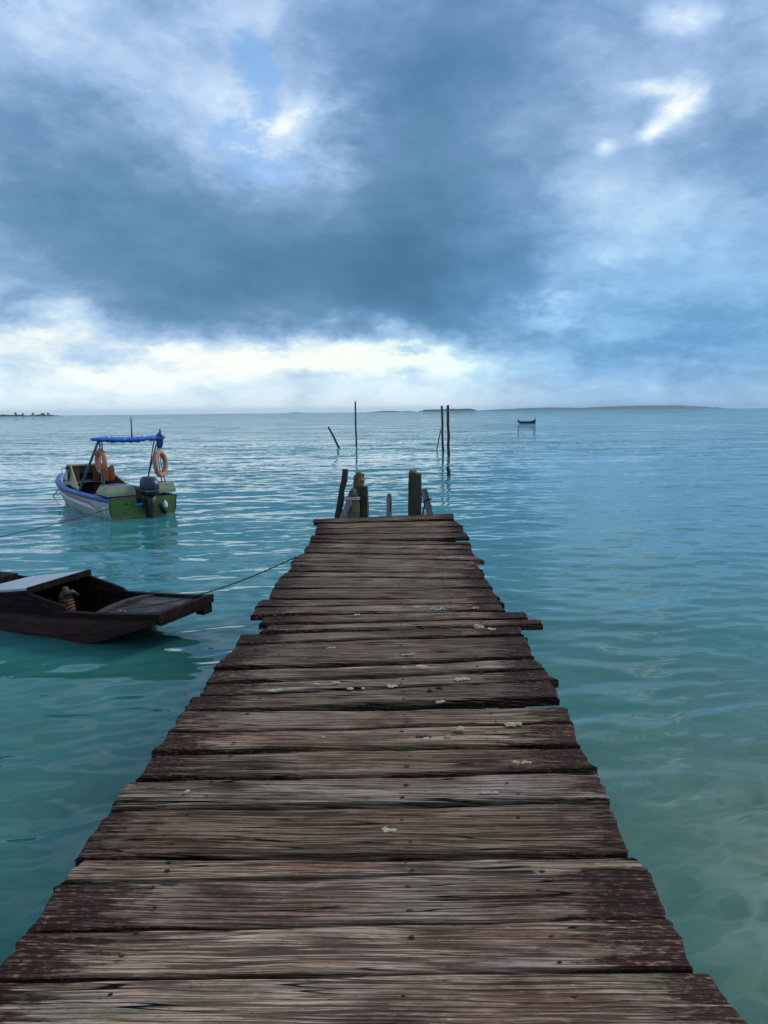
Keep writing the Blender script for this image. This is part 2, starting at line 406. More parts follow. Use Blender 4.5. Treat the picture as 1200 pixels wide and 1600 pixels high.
    h = t.math('ADD', t.math('MULTIPLY', dk, -1.0), t.math('MULTIPLY', speck, .35))
    bp = t.new('ShaderNodeBump'); bp.inputs['Strength'].default_value = relief; bp.inputs['Distance'].default_value = .005
    t.put(bp.inputs['Height'], h); t.put(b.inputs['Normal'], bp.outputs[0])
    return m
W_DECK = wood('weathered_deck_wood', (.012, .006, .004), (.38, .262, .165), (.52, .395, .27), (.21, .108, .065), 104, 1.0, True, 'x', .1)
W_DARK = wood('wet_dark_timber', (.008, .006, .005), (.045, .034, .026), (.075, .060, .046), (.05, .03, .02), 40, .8, False)
W_GREY = wood('bleached_board_wood', (.10, .09, .08), (.34, .32, .29), (.52, .50, .46), (.25, .21, .17), 60, .7, False, 'z')

# ------------------------------------------------------------------ pier
pier = empty('pier', (0, 6, 0))
tag(pier, 'old jetty of weathered brown planks running out over the sea', 'pier')
# each plank: left end (far x,y ; near x,y), right end (far x,y ; near x,y) as they appear, near to far
PL = [
 ((-20,1533),(-150,1668),(1114,1519),(1205,1650)),
 ((36,1457),(-12,1529),(1050,1437),(1088,1512)),
 ((88,1381),(42,1453),(1012,1361),(1048,1435)),
 ((125,1346),(97,1377),(1000,1341),(1011,1359)),
 ((172,1267),(115,1338),(950,1254),(983,1331)),
 ((198,1223),(173,1261),(930,1207),(950,1247)),
 ((240,1180),(213,1216),(910,1169),(932,1199)),
 ((264,1144),(238,1172),(893,1131),(908,1163)),
 ((284,1113),(264,1142),(883,1105),(894,1129)),
 ((300,1088),(284,1110),(862,1064),(873,1089)),
 ((323,1069),(312,1086),(853,1048),(870,1062)),
 ((334,1048),(323,1065),(836,1030),(852,1044)),
 ((369,1008),(334,1042),(822,993),(834,1023)),
 ((376,991),(369,1005),(811,980),(816,989)),
 ((420,976),(407,986),(843,968),(846,974)),
 ((412,963),(406,974),(819,956),(825,964)),
 ((400,948),(391,960),(782,944),(790,952)),
 ((408,938),(399,946),(777,935),(788,942)),
 ((425,920),(419,935),(769,920),(779,932)),
 ((436,902),(427,918),(762,905),(769,917)),
 ((449,893),(436,900),(755,897),(758,902)),
 ((456,884),(449,891),(752,890),(756,896)),
 ((457,878),(455,883),(747,884),(754,889)),
 ((461,871),(456,877),(741,877),(747,883)),
 ((473,865),(461,870),(740,868),(756,875)),
 ((477,856),(475,863),(737,860),(742,866)),
 ((484,848),(477,855),(735,853),(737,858)),
 ((486,843),(484,847),(733,846),(736,851)),
 ((486,837),(486,841),(727,832),(734,839)),
 ((494,827),(493,834),(723,823),(724,830)),
 ((495,818),(494,826),(714,814),(722,821)),
 ((490,811),(490,816),(709,802),(710,810)),
]
TH = .05
def plank(lf, ln, rf_, rn, dz, nseg, nacr, seed, notch=None, tilt=0.0):
    r = random.Random(seed)
    ctr = (lf+ln+rf_+rn)/4
    V = []; wear = []
    L = ((rf_+rn)-(lf+ln)).length/2
    ph = [r.uniform(0, 6.3) for _ in range(8)]
    acr = sorted([0, .03, .97, 1] + [(i+1)/(nacr+1) for i in range(nacr)])
    endL = [r.uniform(-.012, .012) for _ in acr]; endR = [r.uniform(-.014, .014) for _ in acr]
    xs = sorted([i/nseg for i in range(nseg+1)] + [.006, .994])
    if notch:
        xs = sorted([q for q in xs if not notch[0]-.01 < q < notch[1]+.01] + [notch[0], notch[0]+.012, (notch[0]+notch[1])/2, notch[1]-.008, notch[1]])
    for q in xs:
        e0 = lf.lerp(rf_, q); e1 = ln.lerp(rn, q)
        wob0 = .0022*math.sin(q*9+ph[0]) + .0010*math.sin(q*31+ph[1]) + r.uniform(-.001, .001)
        wob1 = .0065 + .0022*math.sin(q*8+ph[2]) + .0010*math.sin(q*27+ph[3]) + r.uniform(-.001, .001)
        if notch and notch[0] < q < notch[1]: wob1 += notch[2]
        for k, s in enumerate(acr):
            p = e0.lerp(e1, s)
            p.y += wob0*(1-s)+wob1*s
            p.x += endL[k]*max(0, 1-q*60) + endR[k]*max(0, 1-(1-q)*60)
            z = dz + .004*math.sin(q*5+ph[4]+s*2) + .002*math.sin(q*19+ph[5]+s*7) + tilt*(s-.5)
            if s in (0, 1): z -= .006
            if q in (0, 1): z -= .007
            V.append((p.x-ctr.x, p.y-ctr.y, z))
            dl = min(q, 1-q)*L
            wear.append(max(0, 1-dl/.5) + (.25 if s in (0, 1) else 0))
    n = len(acr); m = len(xs); F = []
    for i in range(m-1):
        for j in range(n-1):
            F.append((i*n+j, i*n+j+1, (i+1)*n+j+1, (i+1)*n+j))
    rim = [i*n for i in range(m)] + [(m-1)*n+j for j in range(1, n)] + [i*n+n-1 for i in reversed(range(m-1))] + [j for j in reversed(range(1, n-1))]
    k = len(V)
    for i in rim:
        V.append((V[i][0], V[i][1], dz-TH)); wear.append(1.0)
    for a_ in range(len(rim)):
        b_ = (a_+1) % len(rim)
        F.append((rim[a_], rim[b_], k+b_, k+a_)); 
    F.append(tuple(k+i for i in range(len(rim))))
    F = [f[::-1] for f in F]
    o = mesh('plank', V, F, W_DECK, pier, (ctr.x, ctr.y-6, DECK))
    at2 = o.data.attributes.new('wear', 'FLOAT', 'POINT'); at2.data.foreach_set('value', [min(1, x) for x in wear])
    # outward normals
    import bmesh
    b2 = bmesh.new(); b2.from_mesh(o.data); bmesh.ops.recalc_face_normals(b2, faces=b2.faces); b2.to_mesh(o.data); b2.free()
    return o, ctr
NAIL = simple('rusted_nail', (.012, .008, .007), (.03, .016, .012), 60, .7, 0)
nail_v = MB().loft([[(.011*math.cos(a*math.pi/4), .006*math.sin(a*math.pi/4), 0) for a in range(8)], [(.008*math.cos(a*math.pi/4), .004*math.sin(a*math.pi/4), .003) for a in range(8)]])
nail_me = None
deck_planks = []
def nails(po, ctr, w_, xsn, dz):
    global nail_me
    for x in xsn:
        for s in (-.26, .24):
            if rng.random() < .12: continue
            l = (x+rng.uniform(-.02, .02)-ctr.x, w_*(s+rng.uniform(-.07, .07)), dz+.0035)
            if nail_me is None:
                n = nail_v.build('nail', NAIL, po); nail_me = n.data
            else:
                n = bpy.data.objects.new('nail', nail_me); link(n, po)
            n.location = l; n.rotation_euler = (0, 0, rng.uniform(-.3, .3)); sc_ = rng.uniform(.6, 1.25); n.scale = (sc_, sc_, 1)
def xmid(y): return .02 - .004*y
for i, (lf, ln, rf_, rn) in enumerate(PL):
    dz = rng.uniform(-.006, .006)
    if i in (14,): dz = .012
    c4 = [at(*p, DECK+dz) for p in (lf, ln, rf_, rn)]
    for p in c4: p.z = 0
    big_ = i < 13
    o, ctr = plank(c4[0], c4[1], c4[2], c4[3], dz, 40 if big_ else 16, 4 if big_ else 2, 100+i, (.80, .888, -.022) if i == 3 else None, rng.uniform(-.006, .006))
    w_ = abs((c4[0].y-c4[1].y+c4[2].y-c4[3].y)/2)
    deck_planks.append((o, ctr, w_, dz))
    nails(o, ctr, w_, [xmid(ctr.y)] + ([ctr.x-.62, ctr.x+.60] if big_ else [ctr.x+.55]), dz)
# planks under and behind the viewer
y = min((at(*PL[0][1], DECK)).y, (at(*PL[0][3], DECK)).y) - .012
k = 0
while y > -2.2:
    w_ = rng.uniform(.15, .23); x0 = -1.02+rng.uniform(-.06, .06); x1 = .98+rng.uniform(-.06, .06); dz = rng.uniform(-.006, .006)
    o, ctr = plank(Vector((x0, y, 0)), Vector((x0, y-w_, 0)), Vector((x1, y, 0)), Vector((x1, y-w_, 0)), dz, 20, 2, 300+k)
    nails(o, ctr, w_, [.02, -.6, .6], dz)
    y -= w_+rng.uniform(.004, .014); k += 1
# frame below the deck
for x in (-.62, .0, .60):
    b = MB(); b.box((x-.05, -8.4, DECK-.21), (x+.05, 4.6, DECK-TH-.012)); b.build('stringer', W_DARK, pier)
for yy in (-1.5, 1.2, 3.9, 6.6, 9.3):
    MB().box((-.86, yy-.05-6, DECK-.36), (.86, yy+.05-6, DECK-.215)).build('cross_beam', W_DARK, pier)
    for sx_ in (-.66, .66):
        q = [(sx_+rng.uniform(-.02, .02), yy-6-.12, z) for z in (-3.4, -.5, .3, DECK-.23)]
        MB().tube(q, [.085, .08, .078, .075], 10).build('piling', W_DARK, pier, True)

# ------------------------------------------------------------------ broken landing at the far end of the pier
CONC = simple('mossy_concrete', (.055, .052, .028), (.035, .034, .022), 9, .9, .9, (.012, .012, .009), .75, bscale=30)
CONC_L = simple('lichen_concrete', (.20, .18, .09), (.11, .11, .055), 11, .9, .9, (.04, .04, .02), .6, bscale=30)
RUBBLE = simple('broken_aggregate', (.28, .16, .075), (.14, .07, .035), 22, .95, .9, (.04, .025, .02), .8, bscale=60)
PALE = simple('pale_mortar', (.45, .43, .38), (.33, .31, .27), 14, .9, .6)
def rough_post(px0, px1, ytop, Y, mat, thick, name, parent, lean=0.0, jag=.012, seed=1, zbot=-3.2):
    r = random.Random(seed)
    a_ = atY(px0, ytop, Y); b_ = atY(px1, ytop, Y)
    cx = (a_.x+b_.x)/2; hw = (b_.x-a_.x)/2; zt = a_.z
    rings = []; zs = [zbot, -.4, .2, .7] + [1.0 + (zt-1.0)*i/6 for i in range(7)]
    for z in zs:
        g = [(-1,-1),(-.4,-1.03),(.4,-1.03),(1,-1),(1.02,0),(1,1),(0,1.02),(-1,1),(-1.02,0)]
        k_ = 1 if z < zt-.01 else .93
        rings.append([(cx+gx*hw*k_+r.uniform(-jag, jag)+lean*(z-zt), Y+thick/2+gy*thick/2*k_+r.uniform(-jag, jag), z + (r.uniform(-.02, .02) if z > zt-.01 else 0)) for gx, gy in g])
    o = MB().loft(rings).build(name, mat, parent)
    return o, cx, hw, zt
def rubble(cx, cy, z0, hw, h, n, mat, name, parent, seed, taper=.6):
    r = random.Random(seed); b = MB()
    for i in range(n):
        f = i/n; z = z0+h*f*r.uniform(.8, 1.05); k_ = hw*(1-(1-taper)*f)
        c = Vector((cx+r.uniform(-k_, k_)*.8, cy+r.uniform(-k_, k_)*.8, z)); s = r.uniform(.018, .042)
        rg = []
        for zz, q in ((-1, .5), (-.4, 1), (.4, .95), (1, .45)):
            rg.append([c+Vector((math.cos(a*1.047)*s*q*r.uniform(.75, 1.2), math.sin(a*1.047)*s*q*r.uniform(.75, 1.2), zz*s*r.uniform(.7, 1))) for a in range(6)])
        b.loft(rg)
    return b.build(name, mat, parent)
YP = at(600, 806, DECK).y + .16
e = empty('concrete_post', (0, 0, 0))
o, cx, hw, zt = rough_post(638.5, 658.5, 741, YP, CONC, .21, 'shaft', e, .01, .008, 3)
rubble(cx-.03, YP+.10, zt-.02, hw*.6, .06, 9, RUBBLE, 'broken_top', e, 4)
MB().loft([[(cx+gx*(hw+.008), YP+.105+gy*.115, z) for gx, gy in ((-1,-1),(1,-1),(1,1),(-1,1))] for z in (zt-.42, zt-.37)]).build('band', CONC, e)
tag(e, 'square mossy dark concrete post right of the gap at the pier end', 'post')
e = empty('concrete_post', (0, 0, 0))
o, cx, hw, zt = rough_post(553, 574, 761, YP+.12, CONC, .24, 'shaft', e, 0, .012, 5)
core = MB()
rr = random.Random(8)
core.loft([[(cx-.03+math.cos(a*.785)*.075*kx*rr.uniform(.85, 1.15), YP+.24+math.sin(a*.785)*.08*kx*rr.uniform(.85, 1.15), zt-.03+z) for a in range(8)] for z, kx in ((0, 1.2), (.07, 1.1), (.13, 1.12), (.19, .95), (.22, .6))])
core.build('crumbled_core', RUBBLE, e)
rubble(cx-.03, YP+.22, zt-.01, hw*.85, .21, 34, RUBBLE, 'brick_rubble', e, 9, .75)
tag(e, 'tall dark concrete post with crumbled orange rubble top at the pier end', 'post')
e = empty('concrete_post', (0, 0, 0))
o, cx, hw, zt = rough_post(539.5, 560.5, 780, YP-.02, CONC_L, .2, 'shaft', e, 0, .006, 6)
MB().loft([[(cx+gx*(hw+.012), YP+.08+gy*.115, z) for gx, gy in ((-1,-1),(1,-1),(1,1),(-1,1))] for z in (zt-.012, zt+.022)]).build('mortar_cap', PALE, e)
rr = random.Random(12)
MB().loft([[(cx+.012+math.cos(a*.785)*.075*k_*rr.uniform(.85, 1.15), YP+.09+math.sin(a*.785)*.07*k_*rr.uniform(.85, 1.1), zt+.02+z) for a in range(8)] for z, k_ in ((0, 1), (.05, 1.15), (.075, .8), (.085, .82), (.12, .45), (.135, .15))]).build('stone_lump', simple('brown_stone', (.16, .12, .07), (.09, .07, .045), 18, .95, .8), e)
tag(e, 'short mossy yellowish post with a pale cap and stone lump, left of pier end', 'post')
# leaning dark pole
e_b, e_t = atY(527, 812, YP-.03), atY(540, 733, YP+.08)
e_b = e_t + (e_b-e_t)*2.6
pts = [e_b.lerp(e_t, f) + Vector((rng.uniform(-.008, .008), 0, 0)) for f in (0, .2, .4, .6, .66, .75, .84, .92, 1)]
BLACKW = simple('black_wet_wood', (.012, .010, .010), (.028, .024, .022), 12, .75, .8, stretch=(6, 6, 1))
tag(MB().tube(pts, [.06, .055, .055, .052, .048, .05, .044, .048, .045], 9).build('leaning_pole', BLACKW), 'thin black wooden pole leaning at the left of the pier end', 'pole')
# boards beyond the deck
def board(name, p0, p1, Y0, Y1, wpx, th, mat, label, notches=True, seed=0):
    a_, b_ = atY(*p0, Y0), atY(*p1, Y1); a_ = b_ + (a_-b_)*1.6
    ax = (b_-a_).normalized(); side = Vector((0, -1, 0)).cross(ax); side = (side - ax*side.dot(ax)).normalized(); nn = ax.cross(side)
    hw = wpx/FPX*Y0/2; r = random.Random(seed); rings = []
    for i in range(12):
        f = i/11; k_ = hw*(1+r.uniform(-.12, .08)) * (1 if f < .97 else .7)
        c = a_.lerp(b_, f)
        rings.append([c+side*k_*q+nn*th/2*s for q, s in ((-1,-1),(1,-1),(1,1),(-1,1))])
    o = MB().loft(rings).build(name, mat); tag(o, label, 'board'); return o, a_, b_, side, nn, hw
board('leaning_board', (534, 812), (547, 782), YP-.13, YP-.05, 10, .035, W_GREY, 'grey bleached board leaning against the short post left of the pier end', seed=1)
board('upright_picket', (608, 815), (608, 771), YP+.30, YP+.30, 8.5, .03, W_GREY, 'narrow bleached picket standing in the middle of the pier end gap', seed=2)
board('leaning_board', (674, 812), (662, 764), YP-.02, YP+.06, 11, .035, W_GREY, 'grey bleached board leaning on the right-hand post at the pier end', seed=3)
ROPE_B = simple('blue_black_rope', (.012, .014, .035), (.03, .035, .07), 60, .9, .6)
c0 = atY(668, 781, YP-.05); c1 = atY(661, 800, YP-.06)
rp = MB(); rp.torus(c0, (1, 0, .25), (0, 1, 0), .06, .011, 20, 6)
rp.tube([c0+Vector((-.05, -.02, 0)), c0.lerp(c1, .4)+Vector((-.02, -.03, -.01)), c1, c1+Vector((-.015, 0, -.09))], .012, 6)
tag(rp.build('rope_scrap', ROPE_B, smooth=True), 'scrap of dark blue rope tied round the right-hand leaning board', 'rope')
# the beam that carries the broken landing
MB().box((-.95, YP+.42-6, DECK-.5), (.75, YP+.52-6, DECK-.36)).build('landing_beam', W_DARK, pier)

# ------------------------------------------------------------------ poles standing in the sea
POLE = simple('dark_pole_wood', (.035, .024, .022), (.06, .042, .036), 5, .85, .6, (.012, .01, .01), .7, stretch=(3, 3, 1))
def pole(pb, pt, r, label, wob=.02, top=None):
    b0 = at(*pb); t0 = atY(*pt, b0.y)
    q = [b0 + (t0-b0)*f + Vector((rng.uniform(-wob, wob), 0, 0)) for f in (-.6, 0, .2, .4, .6, .8, 1)]
    o = MB().tube(q, [r*1.1, r*1.05, r, r, r*.96, r*.92, r*.88], 9).build('mooring_pole', POLE, None, True)
    return tag(o, label, 'pole', 'poles standing in the sea')
pole((557, 698), (555, 627), .075, 'tall thin lone pole standing upright in the sea beyond the pier')
pole((530, 700), (513, 667), .085, 'short pole leaning left in the sea beyond the pier')
pole((692.5, 705), (690, 634), .085, 'left pole of the upright pair standing in the sea', .03)
pole((701, 711), (699.5, 633), .095, 'right pole of the upright pair standing in the sea, slightly nearer', .03)
pole((682.5, 703), (688.5, 672), .04, 'thin stick slanting against the left pole of the upright pair', .01)
b0 = at(700.5, 742)
tag(MB().tube([b0+Vector((dx, 0, z)) for dx, z in ((0, -1.2), (0, -.1), (.02, .05), (.03, .15), (-.02, .25), (-.03, .34), (-.04, .38))], [.07, .075, .08, .085, .085, .07, .03], 9).build('rotten_stump', POLE, None, True), 'short dark rotten stump sticking out of the sea below the pole pair', 'stump')

# ------------------------------------------------------------------ green motor boat
GREENT = simple('green_hull_paint', (.065, .135, .018), (.085, .165, .025), 4, .45, .1, (.03, .05, .02), .5)
GREY_S = simple('pale_grey_hull_paint', (.30, .34, .30), (.36, .40, .36), 3, .4, .06, (.15, .17, .14), .5)
BLUE_R = simple('blue_gunwale_paint', (.02, .10, .36), (.03, .13, .42), 7, .45, .1, (.05, .08, .16), .5)
BEIGE = simple('pale_green_box_paint', (.24, .27, .14), (.29, .31, .18), 5, .5, .1, (.14, .14, .07), .5)
INNER = simple('dark_brown_interior', (.018, .010, .008), (.035, .016, .011), 6, .8, .2)
REDBR = simple('red_brown_panel', (.16, .045, .018), (.12, .035, .015), 5, .7, .2, (.05, .02, .01), .5)
WHITE = simple('white_paint', (.62, .62, .60), (.70, .70, .68), 8, .5, .05, (.4, .38, .35), .4)
STRIPE = simple('faded_red_paint', (.42, .08, .075), (.50, .13, .12), 8, .5, .05)
TEAL = simple('cyan_sticker', (.05, .42, .46), (.08, .48, .52), 8, .4, 0)
STEEL = simple('dull_steel_tube', (.16, .17, .18), (.24, .25, .26), 10, .4, .05, metal=.6)
TARP = simple('blue_tarpaulin', (.010, .095, .42), (.02, .14, .55), 9, .5, .5, bscale=14)
RING_O = simple('orange_life_ring', (.62, .17, .06), (.52, .14, .05), 9, .6, .2, (.3, .12, .06), .5)
RING_P = simple('faded_life_ring', (.52, .20, .12), (.42, .16, .10), 9, .7, .2, (.25, .14, .1), .6)
MOTOR = simple('dark_blue_motor_cover', (.006, .009, .028), (.010, .014, .040), 7, .35, .05)
BLACK = simple('black_plastic', (.008, .008, .009), (.014, .014, .015), 10, .5, .05)
ROPE_G = simple('grey_rope', (.10, .11, .11), (.17, .18, .17), 80, .9, .5)
ALGAE = simple('algae_scum', (.26, .22, .06), (.16, .15, .05), 14, .8, .6)
gp, gs = at(172, 811), at(277, 803)
TH_B = R(43)
gb = empty('motor_boat', ((gp.x+gs.x)/2, (gp.y+gs.y)/2, 0), TH_B)
gb.scale = (1, 1.12, 1)
tag(gb, 'small green motor boat with a blue rolled canopy, moored left of the pier', 'boat')
ST = [(0,.98,.54,.90,-.06,-.22),(.8,1.0,.55,.92,-.06,-.25),(1.8,1.02,.57,.92,-.05,-.28),(3.0,.98,.61,.84,-.03,-.3),(4.1,.80,.67,.60,.03,-.28),(5.0,.52,.74,.32,.12,-.2),(5.6,.25,.79,.12,.28,-.02),(5.95,.04,.83,.02,.5,.3)]
def stat(y_):
    for a_, b_ in zip(ST, ST[1:]):
        if a_[0] <= y_ <= b_[0]:
            f = (y_-a_[0])/(b_[0]-a_[0]); return [p+(q-p)*f for p, q in zip(a_, b_)]
    return list(ST[-1])
def side_pt(y_, v_, off=0.0, s=-1):
    _, br, zr, bc, zc, zk = stat(y_); bow = .04*math.sin(v_*math.pi)
    return Vector((s*(br+(bc-br)*v_+bow+off), y_+.0*off, zr+(zc-zr)*v_))
ys = [0, .4, .8, 1.3, 1.8, 2.4, 3.0, 3.55, 4.1, 4.55, 5.0, 5.3, 5.6, 5.8, 5.95]
for s, nm in ((-1, 'hull_side'), (1, 'hull_side')):
    V = [side_pt(y_, v_, 0, s) for y_ in ys for v_ in [i/9 for i in range(10)]]
    F = [(i*10+j, i*10+j+1, i*10+j+11, i*10+j+10) for i in range(len(ys)-1) for j in range(9)]
    mesh(nm, V, F, GREY_S, gb, None, True)
V = []; F = []
for y_ in ys:
    _, br, zr, bc, zc, zk = stat(y_); V += [(-bc, y_, zc), (0, y_, zk), (bc, y_, zc)]
F = [(i*3+j, i*3+j+1, i*3+j+4, i*3+j+3) for i in range(len(ys)-1) for j in range(2)]
mesh('hull_bottom', V, F, GREENT, gb)
_, br, zr, bc, zc, zk = ST[0]
tr = [(-br, 0, zr), (-bc-.01, 0, zc), (0, 0, zk), (bc+.01, 0, zc), (br, 0, zr), (.36, 0, zr), (.32, 0, zr-.16), (-.18, 0, zr-.16), (-.22, 0, zr)]
MB().loft([tr, [(x, .05, z) for x, _, z in tr]]).build('transom', GREENT, gb)
sc_r = random.Random(3); V = []
for i in range(41):
    x = -.92+1.84*i/40; V += [(x, -.006, .05+sc_r.uniform(-.015, .03)), (x, -.006, -.06)]
mesh('algae_line', V, [(2*i, 2*i+1, 2*i+3, 2*i+2) for i in range(40)], ALGAE, gb)
# gunwale and decks
for s in (-1, 1):
    b = MB(); rings = []
    for y_ in ys:
        _, br, zr, *_ = stat(y_); wi = min(.11, br*.8)
        rings.append([(s*(br+.035), y_, zr-.05), (s*(br+.035), y_, zr+.012), (s*(br-wi), y_, zr+.03), (s*(br-wi), y_, zr-.02)])
    b.loft(rings); b.build('gunwale', BLUE_R, gb)
V = []; fy = [3.7, 4.1, 4.55, 5.0, 5.3, 5.6, 5.8]
for y_ in fy:
    _, br, zr, *_ = stat(y_); wi = min(.17, br*.8); V += [(-(br-.10), y_, zr+.02), (0, y_, zr+.07), (br-.10, y_, zr+.02)]
mesh('foredeck', V, [(i*3+j, i*3+j+1, i*3+j+4, i*3+j+3) for i in range(len(fy)-1) for j in range(2)], GREY_S, gb)
# inside
V = []; iy = [.06, .8, 1.8, 3.0, 3.7]
for y_ in iy:
    _, br, zr, *_ = stat(y_); V += [(-(br-.115), y_, zr-.01), (-(br-.26), y_, .06), (br-.26, y_, .06), (br-.115, y_, zr-.01)]
mesh('interior', V, [(i*4+j, i*4+j+1, i*4+j+5, i*4+j+4) for i in range(len(iy)-1) for j in range(3)], INNER, gb)
MB().box((-.62, 1.5, .07), (.62, 1.85, .36)).build('bench', INNER, gb)
MB().box((.15, 3.1, .07), (.6, 3.4, .62), .04).build('console', INNER, gb)
# cabin: raised sides with a window, front bulkhead, open top
def cab(y_, inset=.19): _, br, zr, *_ = stat(y_); return br-inset, zr+.02
for s in (-1, 1):
    x0, z0 = cab(4.25); x1, z1 = cab(2.55)
    xm, zm = cab(3.75)
    # pillar and panel with a pane set into it
    prof = [(x0*.98, 4.25, z0), (x0*.80, 4.02, 1.26), (x0*.86+.03, 3.78, 1.28), (x1*.99, 2.55, z1+.03), (x1, 2.55, z1)]
    b = MB(); b.loft([[(s*x, y_, z) for x, y_, z in prof], [(s*(x-.035), y_, z) for x, y_, z in prof]])
    b.build('cabin_side', BEIGE, gb)
    lin = [(x-.040, y_+(-.02 if y_ > 3.9 else .02), z-.012) for x, y_, z in prof]
    MB().loft([[(s*x, y_, z) for x, y_, z in lin], [(s*(x-.012), y_, z) for x, y_, z in lin]]).build('cabin_lining', REDBR, gb)
    xi = lambda y_, z: (x0*.98)+( (x0*.83)-(x0*.98))*((z-z0)/(1.27-z0)) + .006
    w4 = [(4.14, z0+.09), (3.98, 1.16), (3.74, 1.12), (3.62, z0+.10)]
    def outx(y_, z):
        f = (4.25-y_)/(4.25-2.55); g_ = (z-z0)/(1.27-z0)
        return (x0+(x1-x0)*f)*(1-.15*g_*(1-f)) + .02
    gw = MB(); gw.loft([[(s*(outx(y_, z)), y_, z) for y_, z in w4], [(s*(outx(y_, z)+.012), y_, z) for y_, z in w4]])
    wf = gw.build('window_frame', BLACK, gb)
    cy_, cz_ = sum(p[0] for p in w4)/4, sum(p[1] for p in w4)/4
    w5 = [(cy_+(y_-cy_)*.82, cz_+(z-cz_)*.82) for y_, z in w4]
    MB().loft([[(s*(outx(y_, z)+.008), y_, z) for y_, z in w5], [(s*(outx(y_, z)+.018), y_, z) for y_, z in w5]]).build('window_pane', simple('hazy_acrylic', (.10, .17, .22), (.14, .21, .26), 3, .15, 0), wf)
xc, zc0 = cab(4.0)
for x_a, x_b in ((-xc*.84, -.22), (.22, xc*.84)):
    MB().box((x_a, 3.84, .1), (x_b, 3.88, 1.235)).build('bulkhead_panel', REDBR, gb)
MB().box((-.22, 3.84, 1.0), (.22, 3.88, 1.235)).build('bulkhead_lintel', INNER, gb)
MB().box((-xc*.86, 3.80, 1.24), (xc*.86, 4.06, 1.285)).build('cabin_top_rail', BEIGE, gb)
V = [(-xc*.84, 4.05, 1.24), (xc*.84, 4.05, 1.24), (xc*.92, 4.32, zc0), (-xc*.92, 4.32, zc0)]
mesh('windscreen', V, [(0, 1, 2, 3)], simple('dark_acrylic', (.03, .05, .06), (.04, .06, .07), 3, .2, 0), gb)
# stern boxes
for x_a, x_b in ((-.99, -.20), (.36, .99)):
    rings = [[(x_a, .012, zr-.02), (x_b, .012, zr-.02), (x_b, .75, zr+.0), (x_a, .75, zr)], [(x_a, .012, zr+.08), (x_b, .012, zr+.08), (x_b, .75, zr+.08), (x_a, .75, zr+.08)],
             [(x_a+.10, .05, zr+.25), (x_b-.05, .05, zr+.25), (x_b-.05, .70, zr+.25), (x_a+.10, .70, zr+.25)]]
    sbx = MB().loft(rings).build('stern_box', BEIGE, gb)
    MB().box((x_a+.22, .25, zr+.251), (x_b-.16, .68, zr+.262)).build('hatch_pad', BLUE_R, sbx)
# stripes on the sides
for s in (-1, 1):
    for nm, m_, d0, wd in (('white_stripe', WHITE, .10, .15), ('red_stripe', STRIPE, -.02, .11)):
        ctl = [(5.35, .20), (3.5, .20), (2.2, .24), (1.25, .30), (.95, .42), (.72, .75), (.62, .97)]
        V = []; N_ = 60
        for q in range(N_+1):
            f = q/N_; yy = 5.35-(5.35-.62)*f
            if nm == 'white_stripe': yy_s = yy+.14
            else: yy_s = yy
            vv = float(np.interp(yy_s if nm == 'white_stripe' else yy, [c_[0] for c_ in ctl][::-1], [c_[1] for c_ in ctl][::-1])) + d0
            for e_ in (0, wd): V.append(side_pt(yy, max(.02, min(.985, vv+e_)), .014, s))
        mesh(nm, V, [(2*i, 2*i+1, 2*i+3, 2*i+2) for i in range(len(V)//2-1)], m_, gb)
V = [side_pt(y_, v_, .008, -1) for y_, v_ in ((.42, .22), (.42, .78), (.18, .78), (.18, .22))]
mesh('side_sticker', V, [(0, 1, 2, 3)], TEAL, gb)
V = [side_pt(y_, v_, .011, -1) for y_, v_ in ((.38, .36), (.38, .46), (.22, .46), (.22, .36))] + [side_pt(y_, v_, .011, -1) for y_, v_ in ((.36, .54), (.36, .64), (.24, .64), (.24, .54))]
mesh('sticker_mark', V, [(0, 1, 2, 3), (4, 5, 6, 7)], WHITE, gb)
V = [side_pt(y_, v_, .007, -1) for y_ in (5.0, 4.2, 3.4, 2.6, 1.9) for v_ in (.90, .99)]
mesh('antifouling_line', V, [(2*i, 2*i+1, 2*i+3, 2*i+2) for i in range(4)], STRIPE, gb)
# canopy frame and rolled canopy
CY, CZ = .62, 2.14
for s, foot_a, foot_f in ((-1, .50, 2.25), (1, .40, 1.75)):
    for dx in (0, .07):
        x_ = s*(.90-dx)
        MB().tube([(x_, foot_a+dx, .57+(.22 if s > 0 else .05)), (x_*.99, CY-.02, 1.4), (x_*.97, CY, CZ)], .017, 8).build('canopy_post', STEEL, gb, True)
        MB().tube([(s*(stat(foot_f)[1]-.10), foot_f-dx*1.2, .58), (x_*.98, CY+.10+dx, CZ-.02)], .02, 8).build('canopy_strut', STEEL, gb, True)
rr = random.Random(21); rings = []
for i in range(27):
    x_ = -1.06+2.12*i/26; sag = -.05*math.sin(i/26*math.pi)+rr.uniform(-.012, .012)
    ry, rz = .20*rr.uniform(.75, 1.2), .070*rr.uniform(.6, 1.35)
    if i in (0, 26): ry *= .5; rz *= .5
    rings.append([(x_, CY+.06+math.cos(a*.6283)*ry*rr.uniform(.9, 1.1), CZ+.05+sag+math.sin(a*.6283)*rz*rr.uniform(.85, 1.1)) for a in range(10)])
cn = MB().loft(rings).build('rolled_canopy', TARP, gb, True)
for x_ in (-.62, -.47, -.27, .02, .13, .42, .58, .75):
    b = MB(); b.torus((x_, CY+.06, CZ+.03), (0, 1, 0), (0, .1, 1), .10, .009, 14, 5)
    o = b.build('lashing', WHITE, cn, True); o.scale = (1, 1, 1)
    MB().tube([(x_, CY-.03, CZ-.03), (x_+.02, CY-.05, CZ-.10), (x_+.03, CY-.04, CZ-.17+rr.uniform(-.03, .04))], .008, 5).build('lashing_tail', WHITE, cn)
